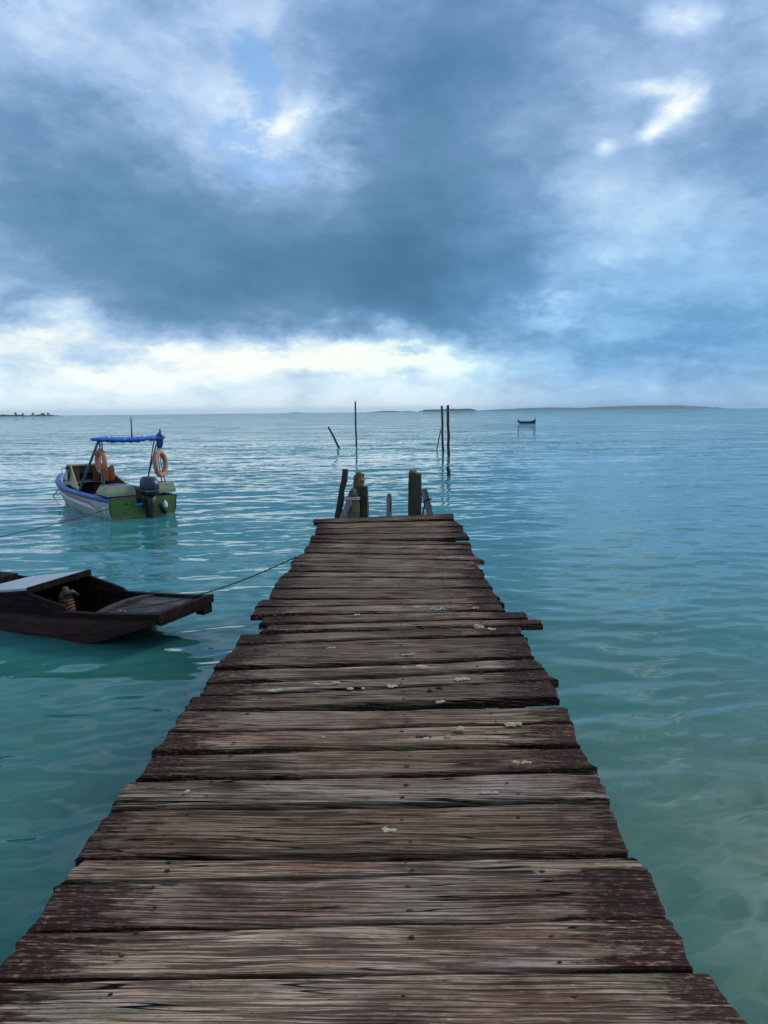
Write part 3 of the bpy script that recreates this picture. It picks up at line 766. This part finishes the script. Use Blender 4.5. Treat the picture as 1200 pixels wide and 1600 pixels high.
MB().loft([[(.86+a_*k_, CY-.04+b_*k_, z) for a_, b_ in ((-.07,-.05),(.07,-.06),(.08,.05),(-.06,.06))] for z, k_ in ((1.86, .5), (1.95, 1.0), (2.12, 1.2), (2.26, .8), (2.33, .3))]).build('canopy_bag', simple('dark_blue_cloth', (.01, .02, .12), (.015, .03, .18), 9, .7, .5), gb)
MB().tube([(.90, CY-.03, 2.1), (.90, CY-.03, 2.42)], .03, 8).build('post_cap', BLACK, gb, True)
MB().tube([(.10, CY+.08, CZ), (.10, CY+.08, 2.4), (.10, CY+.08, 2.78)], [.02, .02, .016], 8).build('antenna_mast', BLACK, gb, True)
for sg in (-1, 1):
    rg = []
    for y_ in ys[:-1]:
        _, br, zr_b, *_ = stat(y_); rg.append([(sg*(br+.036), y_, zr_b-.075), (sg*(br+.052), y_, zr_b-.06), (sg*(br+.052), y_, zr_b-.035), (sg*(br+.036), y_, zr_b-.03)])
    MB().loft(rg).build('rub_rail', BLACK, gb)
    for y_ in (.95, 4.5):
        _, br, zr_b, *_ = stat(y_); x_ = sg*(br-.07)
        MB().tube([(x_, y_-.09, zr_b+.07), (x_, y_-.04, zr_b+.06), (x_, y_+.04, zr_b+.06), (x_, y_+.09, zr_b+.07)], .014, 6).build('cleat', STEEL, gb, True)
MB().tube([(-.45, 4.5, .74), (-.42, 4.75, 1.0), (-.2, 5.35, 1.06), (0, 5.6, 1.06), (.2, 5.35, 1.06), (.42, 4.75, 1.0), (.45, 4.5, .74)], .015, 6).build('bow_rail', STEEL, gb, True)
for x_, y_ in ((-.5, .12), (.62, .12)):
    MB().tube([(x_, -.004, .40), (x_, -.03, .40)], [.03, .026], 10).build('drain_fitting', BLACK, gb, True)
# outboard motor
mo = empty('outboard_motor', (.10, -.10, 0)); mo.parent = gb
def rbox(cx, cy, hx, hy, z): return [(cx+hx*a_, cy+hy*b_, z) for a_, b_ in ((-1,-.6),(-.6,-1),(.6,-1),(1,-.6),(1,.6),(.6,1),(-.6,1),(-1,.6))]
mb2 = MB().loft([rbox(0, -.12, .15, .2, .62), rbox(0, -.13, .20, .27, .70), rbox(0, -.13, .205, .29, .86), rbox(0, -.12, .19, .27, 1.0), rbox(0, -.08, .16, .22, 1.09), rbox(0, -.05, .10, .14, 1.13)])
cow = mb2.build('cowling', MOTOR, gb, True)
cow.location = (.10, -.06, 0)
MB().loft([rbox(0, -.13, .209, .294, .74), rbox(0, -.13, .21, .296, .765)]).build('cowling_stripe', STEEL, cow)
MB().loft([rbox(0, -.12, .14, .18, .60), rbox(0, -.12, .10, .15, .35), rbox(0, -.12, .08, .14, -.1), rbox(0, -.12, .05, .12, -.55)]).build('motor_leg', BLACK, gb, True).location = (.10, -.06, 0)
MB().box((-.06, -.16, .28), (.26, .03, .56), .02).build('clamp_bracket', BLACK, gb)
MB().tube([(.10, .02, .60), (.08, .35, .72), (.05, .62, .76)], [.03, .025, .03], 8).build('tiller', BLACK, gb, True)
MB().tube([(-.30, -.06, .36), (-.16, -.10, .36), (0, -.12, .38)], [.035, .04, .03], 8).build('side_bracket', BLUE_R, gb, True)
MB().tube([(.42, -.12, .30), (.50, -.12, .22), (.56, -.10, .10), (.60, -.06, .04)], [.05, .08, .09, .05], 8).build('fuel_line_bulb', BLACK, gb, True)
bpy.data.objects.remove(mo)
jug = MB().loft([[(.56+math.cos(a*.785)*r_, -.14+math.sin(a*.785)*r_, z) for a in range(8)] for z, r_ in ((.22, .06), (.24, .075), (.34, .075), (.38, .045), (.40, .025), (.43, .025))])
jg = jug.build('plastic_jug', WHITE, None, True); jg.matrix_world = gb.matrix_basis.copy() if False else Matrix.Translation(gb.location) @ Matrix.Rotation(TH_B, 4, 'Z') @ Matrix.Diagonal((1, 1.12, 1, 1))
tag(jg, 'small white plastic jug hanging on the transom of the green motor boat', 'jug')
# life rings hang on the posts: things of their own
MW = Matrix.Translation(gb.location) @ Matrix.Rotation(TH_B, 4, 'Z') @ Matrix.Diagonal((1, 1.12, 1, 1))
def in_boat(o): o.matrix_world = MW; return o
lr = in_boat(empty('life_ring', (0, 0, 0))); tag(lr, 'orange life ring hanging on the left canopy post of the motor boat', 'life ring', 'life rings on the motor boat')
MB().torus((-.80, .78, 1.56), (.08, 1, 0), (0, 0, 1), .30, .065).build('ring', RING_O, lr, True)
for q in (.6, 2.2, 3.8, 5.4):
    d = Vector((.08*math.cos(q), math.cos(q), math.sin(q))); c = Vector((-.80, .78, 1.56))+d*.30
    MB().torus(c, d, Vector((1, 0, 0)), .069, .010, 12, 5).build('band', ROPE_G, lr, True)
lr = in_boat(empty('life_ring', (0, 0, 0))); tag(lr, 'faded pinkish life ring hanging on the right canopy post of the motor boat', 'life ring', 'life rings on the motor boat')
MB().torus((.80, .47, 1.42), (.78, .63, 0), (0, .12, 1), .34, .068).build('ring', RING_P, lr, True)
for q in (.6, 2.2, 3.8, 5.4):
    d = (Vector((.78, .63, 0)).normalized()*math.cos(q) + Vector((0, .12, 1)).normalized()*math.sin(q)); c = Vector((.80, .47, 1.42))+d*.34
    MB().torus(c, d, Vector((.86, -.5, 0)), .072, .010, 12, 5).build('band', ROPE_G, lr, True)
vest = MB(); rr = random.Random(4)
for dx in (0, .16):
    vest.loft([[(-.62+dx+math.cos(a*.785)*.085*k_*rr.uniform(.9, 1.1), .9+math.sin(a*.785)*.05*k_, z) for a in range(8)] for z, k_ in ((.98, .6), (1.05, 1), (1.25, 1.05), (1.36, .9), (1.42, .5))])
tag(in_boat(vest.build('life_vest', simple('orange_vest_cloth', (.45, .10, .03), (.34, .07, .02), 9, .8, .5), None, True)), 'crumpled orange life vest hanging beside the left canopy post of the motor boat', 'life vest')
MB().tube([(-.62, .9, 1.42), (-.75, .75, 1.75), (-.86, .62, 2.08)], .008, 5).build('vest_cord', ROPE_G, bpy.data.objects['life_vest'])

# ------------------------------------------------------------------ ropes
def sag(a_, b_, drop, n=24):
    return [a_.lerp(b_, i/n) - Vector((0, 0, drop*4*(i/n)*(1-i/n))) for i in range(n+1)]
bow = MW @ Vector((0, 5.9, .62)); end = at(72, 779, -.15)
tag(MB().tube(sag(bow, end, .18, 16), .016, 6).build('bow_line', ROPE_G, None, True), 'grey rope hanging from the bow of the green motor boat into the water', 'rope')
a_ = MW @ Vector((-.94, .1, .30)); b_ = at(-40, 846, .05)
DROPE = simple('dark_wet_rope', (.02, .022, .022), (.04, .045, .045), 80, .9, .5)
tag(MB().tube(sag(a_, b_, .06), .010, 6).build('stern_line', DROPE, None, True), 'dark rope running from the motor boat stern low over the water to the left', 'rope')

# ------------------------------------------------------------------ dark wooden sampan
HULLD = wood('tarred_hull_wood', (.004, .003, .003), (.020, .010, .008), (.032, .016, .012), (.030, .008, .006), 12, .5, False, 'y', .12)
HULLR = simple('worn_dark_red_paint', (.060, .009, .005), (.022, .005, .003), 4, .8, .3, (.004, .003, .003), .8, stretch=(5, 1, 5))
SDECK = wood('sampan_deck_wood', (.02, .018, .016), (.085, .08, .072), (.14, .135, .125), (.06, .055, .05), 30, .6, False, 'x')
ROOFG = simple('grey_painted_roof_board', (.30, .33, .36), (.36, .39, .42), 4, .45, .1, (.2, .21, .22), .4)
sn, sf = at(243, 963, .46), at(333, 931, .46)
fwd = Vector((.927, -.375, 0)).normalized()
bc_ = (sn+sf)/2
ang = math.atan2(fwd.y, fwd.x) - math.pi/2          # local +Y is forward
sb = empty('sampan', (bc_.x, bc_.y, 0), ang)
tag(sb, 'low dark wooden sampan with a grey roof at the left edge, tied to the pier', 'boat')
# stations behind the bow end (y = 0 is the bow end): y, half width, rim height, bottom half width, bottom height
SS = [(0,.50,.46,.46,.35),(-.45,.53,.42,.47,.20),(-.95,.56,.39,.48,.02),(-1.6,.58,.36,.50,-.14),(-2.6,.60,.35,.52,-.16),(-3.8,.60,.37,.52,-.16),(-5.0,.56,.43,.47,-.12),(-6.2,.46,.54,.36,.04)]
V = []; F = []
for y_, hb, zr, bb, zb in SS:
    V += [(-hb, y_, zr), (-(hb*.6+bb*.4)-.02, y_, zr*.5+zb*.5), (-bb, y_, zb), (bb, y_, zb), ((hb*.6+bb*.4)+.02, y_, zr*.5+zb*.5), (hb, y_, zr)]
for i in range(len(SS)-1):
    for j in range(5): F.append((i*6+j, i*6+j+1, i*6+j+7, i*6+j+6))
F.append((0, 5, 4, 3, 2, 1)); k = (len(SS)-1)*6; F.append((k, k+1, k+2, k+3, k+4, k+5))
mesh('hull', V, F, HULLR, sb)
def ss(y_):
    for a2, b2 in zip(SS, SS[1:]):
        if a2[0] >= y_ >= b2[0]:
            f = (y_-a2[0])/(b2[0]-a2[0]); return [p+(q-p)*f for p, q in zip(a2, b2)]
    return list(SS[-1])
V = []; F = []; iy = [-.98, -1.6, -2.6, -3.8, -5.0, -6.1]
for y_ in iy:
    _, hb, zr, bb, zb = ss(y_); V += [(-hb+.03, y_, zr-.01), (-bb+.05, y_, zb+.07), (bb-.05, y_, zb+.07), (hb-.03, y_, zr-.01)]
for i in range(len(iy)-1):
    for j in range(3): F.append((i*4+j, i*4+j+1, i*4+j+5, i*4+j+4))
F.append((0, 1, 2, 3))
mesh('inner_hull', V, F, HULLD, sb)
for s in (-1, 1):
    rings = []
    for y_ in (0, -.45, -.95, -1.6, -2.6, -3.8, -5, -6.2):
        _, hb, zr, *_ = ss(y_)
        rings.append([(s*(hb+.03), y_, zr-.055), (s*(hb+.03), y_, zr+.018), (s*(hb-.05), y_, zr+.022), (s*(hb-.05), y_, zr-.03)])
    MB().loft(rings).build('gunwale', HULLD, sb)
    y0, y1, y2 = -1.05, -1.75, -2.05
    # low coaming that rises to the roof
    rg = []
    for y_, h in ((-1.42, .03), (-1.50, .08), (-2.06, .20), (-2.14, .22), (-3.3, .09), (-4.6, .05)):
        _, hb, zr, *_ = ss(y_)
        rg.append([(s*(hb-.02), y_, zr+.02), (s*(hb-.03), y_, zr+h), (s*(hb-.07), y_, zr+h), (s*(hb-.07), y_, zr+.02)])
    MB().loft(rg).build('coaming', HULLD, sb)
def sp(y_, v_, sg, off):
    _, hb, zr, bb, zb = ss(y_); xm = hb*.6+bb*.4+.02; zm = zr*.5+zb*.5
    x_, z_ = (hb+(xm-hb)*v_*2, zr+(zm-zr)*v_*2) if v_ < .5 else (xm+(bb-xm)*(v_-.5)*2, zm+(zb-zm)*(v_-.5)*2)
    return (sg*(x_+off), y_, z_)
for sg in (-1, 1):
    for v0, v1 in ((.10, .36), (.375, .64), (.655, .97)):
        rg = []
        for y_ in (-.06, -.45, -.95, -1.6, -2.1, -2.6, -3.2, -3.8, -5.0, -6.1):
            rg.append([sp(y_, v0, sg, .012), sp(y_, v1, sg, .012), sp(y_, v1, sg, -.004), sp(y_, v0, sg, -.004)])
        MB().loft(rg).build('strake', HULLR, sb)
for y_ in (-1.15, -1.5, -1.9, -2.4, -2.9):
    _, hb, zr, bb, zb = ss(y_)
    pr = [(-hb+.035, zr-.03), (-bb+.06, zb+.09), (bb-.06, zb+.09), (hb-.035, zr-.03)]; pi_ = [(x_*.92, z_+(.0 if abs(z_-zr) < .1 else .04)) for x_, z_ in pr]
    MB().loft([[(x0_, y_-.02, z0_), (x0_, y_+.02, z0_), (x1_, y_+.02, z1_), (x1_, y_-.02, z1_)] for (x0_, z0_), (x1_, z1_) in zip(pr, pi_)]).build('rib', HULLD, sb)
# bow platform: grey planks, curved rear beam, end beam with raised lip
nb = 5
for i in range(nb):
    x0 = -.47+.94*i/nb+.004; x1 = -.47+.94*(i+1)/nb-.004
    z1_, z0_ = .425+.004*(i % 2), .375+.004*(i % 2)
    MB().add([(x0, -.07, z1_), (x1, -.07, z1_), (x1*1.08, -.98, z0_), (x0*1.08, -.98, z0_), (x0, -.07, z1_-.03), (x1, -.07, z1_-.03), (x1*1.08, -.98, z0_-.03), (x0*1.08, -.98, z0_-.03)],
             [(0,3,2,1),(4,5,6,7),(0,1,5,4),(2,3,7,6),(1,2,6,5),(0,4,7,3)]).build('deck_plank', SDECK, sb)
rg = []
for i in range(9):
    x_ = -.56+1.12*i/8; cr = .055*(1-(x_/.56)**2)
    rg.append([(x_, -1.02, .33+cr), (x_, -.93, .33+cr), (x_, -.93, .385+cr), (x_, -1.02, .385+cr)])
MB().loft(rg).build('curved_beam', SDECK, sb)
MB().loft([[(x_, -.07, .40), (x_, .03, .38), (x_, .03, .485), (x_, -.07, .475)] for x_ in (-.54, .54)]).build('bow_beam', HULLD, sb)
MB().box((-.5, -.03, .33), (.5, .02, .385)).build('bow_board', HULLD, sb)
MB().box((-.48, -.08, .26), (-.30, .04, .35)).build('rubbing_block', HULLD, sb)
# roof
zr_ = .62
rf4 = [(-.53, -2.12, zr_+.03), (.53, -2.12, zr_), (.53, -3.3, zr_-.16), (-.53, -3.3, zr_-.16)]
MB().loft([[(x_, y_, z_-.03) for x_, y_, z_ in rf4], rf4]).build('roof', ROOFG, sb)
MB().loft([[(x_, y_, z_-.07), (x_, y_+.035, z_-.07), (x_, y_+.035, z_+.01), (x_, y_, z_+.01)] for x_, y_, z_ in ((-.54, -2.119, zr_+.03), (.54, -2.119, zr_))]).build('roof_edge', HULLD, sb)
for x_ in (-.5, .5):
    MB().box((x_*.9-.03, -2.30, .0), (x_*.9+.03, -2.24, zr_-.05)).build('roof_post', HULLD, sb)
MB().tube([(-.10, -3.42, -.05), (-.10, -3.42, .6), (-.10, -3.42, 1.0)], .022, 8).build('stern_post', HULLD, sb, True)
MB().box((-.50, -3.9, .36), (.50, -3.5, .50)).build('stern_bench', HULLD, sb)
MS = Matrix.Translation(sb.location) @ Matrix.Rotation(ang, 4, 'Z')
# small engine under the roof edge
en = empty('boat_engine', (0, 0, 0)); en.matrix_world = MS
RUST = simple('rusty_engine_casing', (.24, .10, .03), (.09, .04, .018), 16, .75, .6, (.03, .02, .015), .8)
RUSTD = simple('oily_metal', (.02, .015, .012), (.05, .03, .02), 16, .5, .3)
MB().loft([rbox(.02, -2.0, .07, .07, z) for z in (.14, .44)] + [rbox(.02, -2.0, .05, .05, .47)]).build('cylinder', RUST, en)
for q in range(6):
    z = .17+.045*q; k_ = .105-.004*q
    MB().loft([rbox(.02, -2.0, k_*.96, k_*.96, z), rbox(.02, -2.0, k_, k_, z+.008), rbox(.02, -2.0, k_*.96, k_*.96, z+.016)]).build('cooling_fin', RUST, en)
MB().tube([(-.10, -1.93, .40), (.0, -1.9, .47), (.10, -1.95, .44)], .035, 8).build('carburettor', RUSTD, en, True)
MB().tube([(.02, -2.0, .47), (.02, -2.0, .53)], [.05, .035], 8).build('filler_cap', RUST, en)
MB().box((-.14, -2.12, -.08), (.18, -1.84, .14), .02).build('crankcase', RUSTD, en)
MB().tube([(.12, -2.0, .25), (.24, -1.95, .22), (.26, -1.9, .06)], .022, 8).build('exhaust_pipe', RUSTD, en, True)
tag(en, 'rusty orange boat engine standing inside the dark sampan', 'engine')
# mooring line sampan to pier
a_ = MS @ Vector((.44, -.62, .46)); b_ = at(463, 870, DECK-.03)
tag(MB().tube(sag(a_, b_, .10), .0065, 6).build('mooring_line', DROPE, None, True), 'thin dark rope stretched from the sampan bow to the pier side', 'rope')
c = MS @ Vector((.44, -.62, .44)); tag(MB().torus(c, (1, 0, 0), (0, 1, 0), .035, .012, 14, 6).build('rope_knot', ROPE_G, None, True), 'pale rope knot on the far gunwale of the sampan bow', 'rope')

# ------------------------------------------------------------------ far fishing boat under way
fb0 = at(823, 661.5)
fb = empty('fishing_boat', fb0, 0)
tag(fb, 'small dark fishing boat with an upswept bow crossing far out', 'boat')
DARKB = simple('dark_boat_paint', (.02, .016, .022), (.04, .03, .035), 4, .6, .1)
ls = 28/FPX*fb0.y/4.4
def S(p): return (p[0]*ls, p[1]*ls, p[2]*ls)
fs = [(-2.2,.30,.52,.20),(-1.2,.5,.50,.3),(0,.55,.46,.32),(1.0,.48,.52,.28),(1.5,.30,.66,.16),(1.9,.12,.92,.06),(2.15,.04,1.2,.02)]
rg = [[S((x,-hb,z)), S((x,-bb,-.12)), S((x,bb,-.12)), S((x,hb,z))] for x, hb, z, bb in fs]
MB().loft(rg).build('hull', DARKB, fb)
MB().tube([S((2.0,0,.8)), S((2.2,0,1.25)), S((2.42,0,1.6))], [.07*ls, .05*ls, .02*ls], 6).build('bow_post', DARKB, fb)
MB().loft([[S((x, -.5, z)), S((x, .5, z)), S((x, .5, z+.06)), S((x, -.5, z+.06))] for x, z in ((-1.3, .72), (-.9, .62), (.7, .62), (1.1, .56))]).build('load_cover', simple('tan_cover', (.22, .19, .12), (.16, .14, .1), 3, .8, .1), fb)
MB().loft([[S((-2.3, -.2, .2)), S((-2.0, -.2, .2)), S((-2.0, .2, .2)), S((-2.3, .2, .2))], [S((-2.1, -.22, .85)), S((-1.8, -.22, .85)), S((-1.8, .22, .85)), S((-2.1, .22, .85))], [S((-2.0, -.12, .98)), S((-1.85, -.12, .98)), S((-1.85, .12, .98)), S((-2.0, .12, .98))]]).build('stern_engine', DARKB, fb)
FOAM = simple('foam', (.75, .78, .8), (.55, .62, .66), 1.5, .8, .3)
rr = random.Random(6); b = MB()
for i in range(61, 240):
    f = rr.random()**1.3; x = fb0.x - 2.0*ls - f*7.5 if i > 60 else fb0.x + rr.uniform(-2.2, 2.0)*ls
    yy = fb0.y + rr.uniform(-1, 1)*(.5+f*2.0) - (.0 if i > 60 else .8)
    s = rr.uniform(.06, .32)*(1-.6*f); z = .03+rr.uniform(0, .12)*(1-f) - (0 if i > 60 else .08)
    b.loft([[(x+s*math.cos(a*1.257), yy+s*1.4*math.sin(a*1.257), z-.12) for a in range(5)], [(x+s*.6*math.cos(a*1.257), yy+s*.6*math.sin(a*1.257), z+.05) for a in range(5)]])
tag(b.build('boat_wake', FOAM), 'white foam wake trailing behind the far fishing boat', 'wake', kind='stuff')

# ------------------------------------------------------------------ islands on the horizon
ISL = simple('far_forest', (.028, .05, .03), (.05, .075, .04), .02, .95, 0)
def island(name, prof, Y, wid, label, tree=0.0, seed=1, step=3.0):
    # prof: list of (px, height in px) along the skyline
    r = random.Random(seed); b = MB(); k = Y/FPX
    X = lambda p: atY(p, 640, Y).x
    xs_ = np.arange(X(prof[0][0]), X(prof[-1][0]), step*k)
    px_s = [X(p[0]) for p in prof]; hs = [p[1]*k for p in prof]
    V = []; F = []
    for i, x in enumerate(xs_):
        h = float(np.interp(x, px_s, hs))
        V += [(x, Y-wid/2, -2), (x, Y-wid/3, h*.45), (x, Y, h), (x, Y+wid/3, h*.45), (x, Y+wid/2, -2)]
    for i in range(len(xs_)-1):
        for j in range(4): F.append((i*5+j, i*5+j+1, i*5+j+6, i*5+j+5))
    o = tag(mesh(name, V, F, ISL, None, None, True), label, 'island', kind='structure')
    if tree:
        b = MB()
        for x in np.arange(xs_[0], xs_[-1], .8*k):
            h = float(np.interp(x, px_s, hs)); s = tree*k*r.uniform(.35, 1.0)
            c = Vector((x+r.uniform(-1, 1)*k, Y-r.uniform(0, wid*.3), max(0, h-s*.5)))
            b.loft([[c+Vector((math.cos(a*1.047)*s*q*r.uniform(.7, 1.2), math.sin(a*1.047)*s*q, z*s)) for a in range(6)] for z, q in ((-.6, .5), (0, .8), (.5, .7), (.95, .25))])
        b.build('tree_canopy', ISL, o)['kind'] = 'stuff'
    return o
il = island('island', [(-60, 2), (0, 2.5), (8, 2.8), (20, 2.0), (34, 2.2), (42, 1.2), (60, 1.5), (75, 2.2), (86, 1.0), (92, .2)], 3500, 90, 'low wooded islet on the horizon at the left edge', 1.6, 3, 2)
for j, (p_, h_) in enumerate(((5, 3.4), (27.5, 6.6), (38, 5.0), (54.5, 5.2), (62, 3.0), (68, 5.6), (71, 4.8), (77.5, 5.4), (82, 2.6))):
    k = 3500/FPX; x = atY(p_, 640, 3500).x; r = random.Random(50+j); tr_ = empty('islet_tree', (x, 3480, 0))
    MB().tube([(0, 0, 0), (0, 0, h_*k*.7)], .5, 6).build('trunk', ISL, tr_)
    b = MB()
    for q in range(14):
        s = h_*k*r.uniform(.10, .22); c = Vector((r.gauss(0, .16)*h_*k, r.uniform(-2, 2), h_*k*r.uniform(.4, .86)))
        b.loft([[c+Vector((math.cos(a*1.257)*s*w_*r.uniform(.7, 1.2), math.sin(a*1.257)*s*w_, z*s)) for a in range(5)] for z, w_ in ((-.7, .4), (0, 1), (.5, .75), (.85, .25))])
    b.build('crown', ISL, tr_); tag(tr_, ('first', 'second and tallest', 'third', 'fourth', 'fifth', 'sixth', 'seventh', 'eighth', 'ninth')[j]+' tree from the left rising above the wooded islet on the horizon', 'tree', 'trees on the islet')
island('island', [(655, .1), (662, 2.5), (672, 3.2), (690, 3.0), (700, 4.0), (715, 3.4), (735, 3.8), (742, 2.0), (744, .1)], 9000, 280, 'flat wooded island on the horizon behind the pole pair', 1.7, 4, 2)
island('island', [(735, .3), (780, 2.2), (820, 3.6), (860, 4.4), (905, 3.2), (940, 4.6), (1000, 5.8), (1060, 5.2), (1095, 2.8), (1130, .2)], 16000, 1600, 'long low hazy island on the horizon at the right', .9, 5, 2)
island('island', [(575, .1), (595, 1.6), (610, 2.0), (625, .8), (640, 1.2), (650, .2)], 14000, 800, 'faint low island on the horizon left of the flat wooded one', .6, 6, 2)
island('island', [(450, .1), (462, 1.2), (478, .1)], 14000, 500, 'tiny faint islet on the horizon left of the lone pole', .4, 7, 2)

# ------------------------------------------------------------------ dried sponges, shells and droppings on the deck
CORAL = simple('dried_tan_sponge', (.58, .45, .25), (.42, .31, .17), 40, .95, .9, (.10, .07, .04), .6, bscale=120)
SHELL = simple('bleached_shell', (.54, .45, .33), (.38, .31, .23), 40, .85, .8, (.2, .13, .1), .6, bscale=120)
PINK = simple('pinkish_shell_scrap', (.40, .24, .17), (.28, .16, .12), 40, .9, .8, (.1, .06, .05), .5, bscale=120)
CHAR = simple('black_scrap', (.012, .010, .010), (.03, .025, .022), 40, .9, .9, bscale=120)
def lump(px, py, w_px, mat, label, name='dried_sponge', cat='sponge', bits=4, flat=.5, seed=0, group='scraps lying on the deck'):
    c = at(px, py, DECK+.006); r = random.Random(seed+int(px*7+py)); k = c.y/FPX; W_ = w_px*k*.58
    b = MB()
    for i in range(bits):
        f = (i+.5)/bits*2-1 if bits > 1 else 0
        s = W_/max(1.2, bits*.62)*r.uniform(.75, 1.15)
        cc = Vector((f*(W_-s*.6), r.uniform(-.5, .5)*s*1.6, s*flat*.45))
        rg = []
        for z, q in ((-.5, .7), (-.1, 1.0), (.45, .85), (.85, .4)):
            rg.append([cc+Vector((math.cos(a*.785)*s*q*r.uniform(.6, 1.35), math.sin(a*.785)*s*q*r.uniform(.6, 1.35), z*s*flat*r.uniform(.8, 1.1))) for a in range(8)])
        b.loft(rg)
    o = b.build(name, mat); o.location = (c.x, c.y, DECK+.004)
    return tag(o, label, cat, group)
lump(802, 1131, 28, CORAL, 'largest tan sponge lump near the right edge of the deck', bits=3)
lump(822, 1191, 18, CORAL, 'pale yellow sponge clump by the right edge, below the largest lump', bits=4)
lump(806, 1192, 11, CORAL, 'small tan sponge bit beside the pale yellow clump', bits=2)
lump(717, 1140, 17, CORAL, 'oval tan sponge left of the largest lump', bits=2, flat=.7)
lump(700, 1152, 10, PINK, 'small pinkish scrap just below the oval tan sponge', 'shell_scrap', 'shell', 2)
lump(662, 1150, 24, CHAR, 'dark flaky scrap left of the oval tan sponge', 'dark_scrap', 'scrap', 6, .3)
lump(665, 1156, 10, SHELL, 'bleached chip lying on the dark flaky scrap', 'shell_scrap', 'shell', 2)
lump(688, 1097, 14, CORAL, 'mustard sponge at the plank gap under the two black bits', bits=3)
lump(687, 1076, 12, CHAR, 'right one of two black bits at mid deck', 'dark_scrap', 'scrap', 3, .7)
lump(672, 1080, 8, CHAR, 'left one of two black bits at mid deck', 'dark_scrap', 'scrap', 2, .9)
lump(722, 1062, 23, CORAL, 'long tan sponge right of the two black bits', bits=4, flat=.4)
lump(659, 1042, 15, CORAL, 'leaf-shaped tan scrap at mid deck under the white splash', bits=2, flat=.3)
lump(638, 1022, 20, SHELL, 'white splash of crumbled shell at mid deck, right one', 'shell_splash', 'shell', 7, .25)
lump(518, 1012, 15, SHELL, 'white splash of crumbled shell at mid deck, left one', 'shell_splash', 'shell', 6, .25)
lump(428, 1080, 24, SHELL, 'long pale shell scrap nearest the left edge of the deck', 'shell_scrap', 'shell', 4, .4)
lump(495, 1069, 12, SHELL, 'pale shell scrap, upper left of the row at mid deck', 'shell_scrap', 'shell', 3, .4)
lump(525, 1067, 12, SHELL, 'pale shell scrap, second from the left in the upper row', 'shell_scrap', 'shell', 3, .4)
lump(548, 1077, 9, CORAL, 'small tan scrap in the middle of the mid deck row', bits=2)
lump(567, 1077, 9, CORAL, 'round tan sponge right of the small tan scrap', bits=1, flat=.8)
lump(612, 1073, 16, CORAL, 'flat tan scrap left of the black bits', bits=3, flat=.35)
lump(748, 982, 17, CORAL, 'round tan sponge near the right end of the protruding plank', bits=2, flat=.7)
lump(768, 983, 14, SHELL, 'flat grey scrap beside the round tan sponge at the protruding plank', 'shell_scrap', 'shell', 3, .3)
lump(692, 973, 12, SHELL, 'pale scrap on the protruding plank', 'shell_scrap', 'shell', 3, .4)
lump(649, 949, 9, CORAL, 'single sponge bit left of the scattered shell row', bits=2)
for i, (px, wpx) in enumerate(((676, 9), (684, 10), (691, 8))):
    lump(px, 951+(i % 2)*2, wpx, SHELL, ('leftmost', 'middle', 'rightmost')[i]+' of the three bleached shell bits in the scattered row', 'shell_scrap', 'shell', 3, .5, group='left bits of the scattered row')
lump(706, 949, 18, PINK, 'pinkish shell cluster in the middle of the scattered row', 'shell_scrap', 'shell', 5, .4)
lump(742, 950, 13, PINK, 'pinkish shell bit at the right of the scattered row', 'shell_scrap', 'shell', 3, .4)
for i, (px, wpx) in enumerate(((688, 10), (697, 11), (706, 11), (715, 9), (721, 7))):
    lump(px, 871.5+(i % 2)*.8, wpx, PINK if i % 2 else SHELL, ('leftmost', 'second from left', 'middle', 'second from right', 'rightmost')[i]+' shell bit in the pale heap near the far end of the deck', 'shell_scrap', 'shell', 3, .45, group='shell heap near the far end')
lump(558, 961, 10, SHELL, 'white scrap on the protruding plank left of the middle', 'shell_scrap', 'shell', 3, .5)
lump(763, 1238, 30, SHELL, 'patch of broken barnacles at the right on a near plank', 'barnacle_patch', 'barnacles', 9, .3)
lump(608, 1296, 24, SHELL, 'flat pale flaked scrap in the middle of a near plank', 'shell_scrap', 'shell', 4, .12)
lump(505, 1151, 6, SHELL, 'tiny white chip alone left of the middle', 'shell_scrap', 'shell', 1, .4)
lump(292, 1236, 9, SHELL, 'small white chip near the left edge of a near plank', 'shell_scrap', 'shell', 2, .3)

# ------------------------------------------------------------------ air
hz = MB().box((-24000, -24000, -6), (24000, 24000, 120)).build('haze', None)
tag(hz, 'faint even sea haze that fades the far islands', 'haze', kind='stuff')
hm = bpy.data.materials.new('sea_haze'); hm.use_nodes = True; t = NT(hm.node_tree); t.n.clear()
vol = t.new('ShaderNodeVolumePrincipled'); vol.inputs['Color'].default_value = (.62, .84, 1.0, 1); vol.inputs['Density'].default_value = 4.0e-5
o_ = t.new('ShaderNodeOutputMaterial'); t.l.new(vol.outputs[0], o_.inputs['Volume'])
hz.data.materials.clear(); hz.data.materials.append(hm)
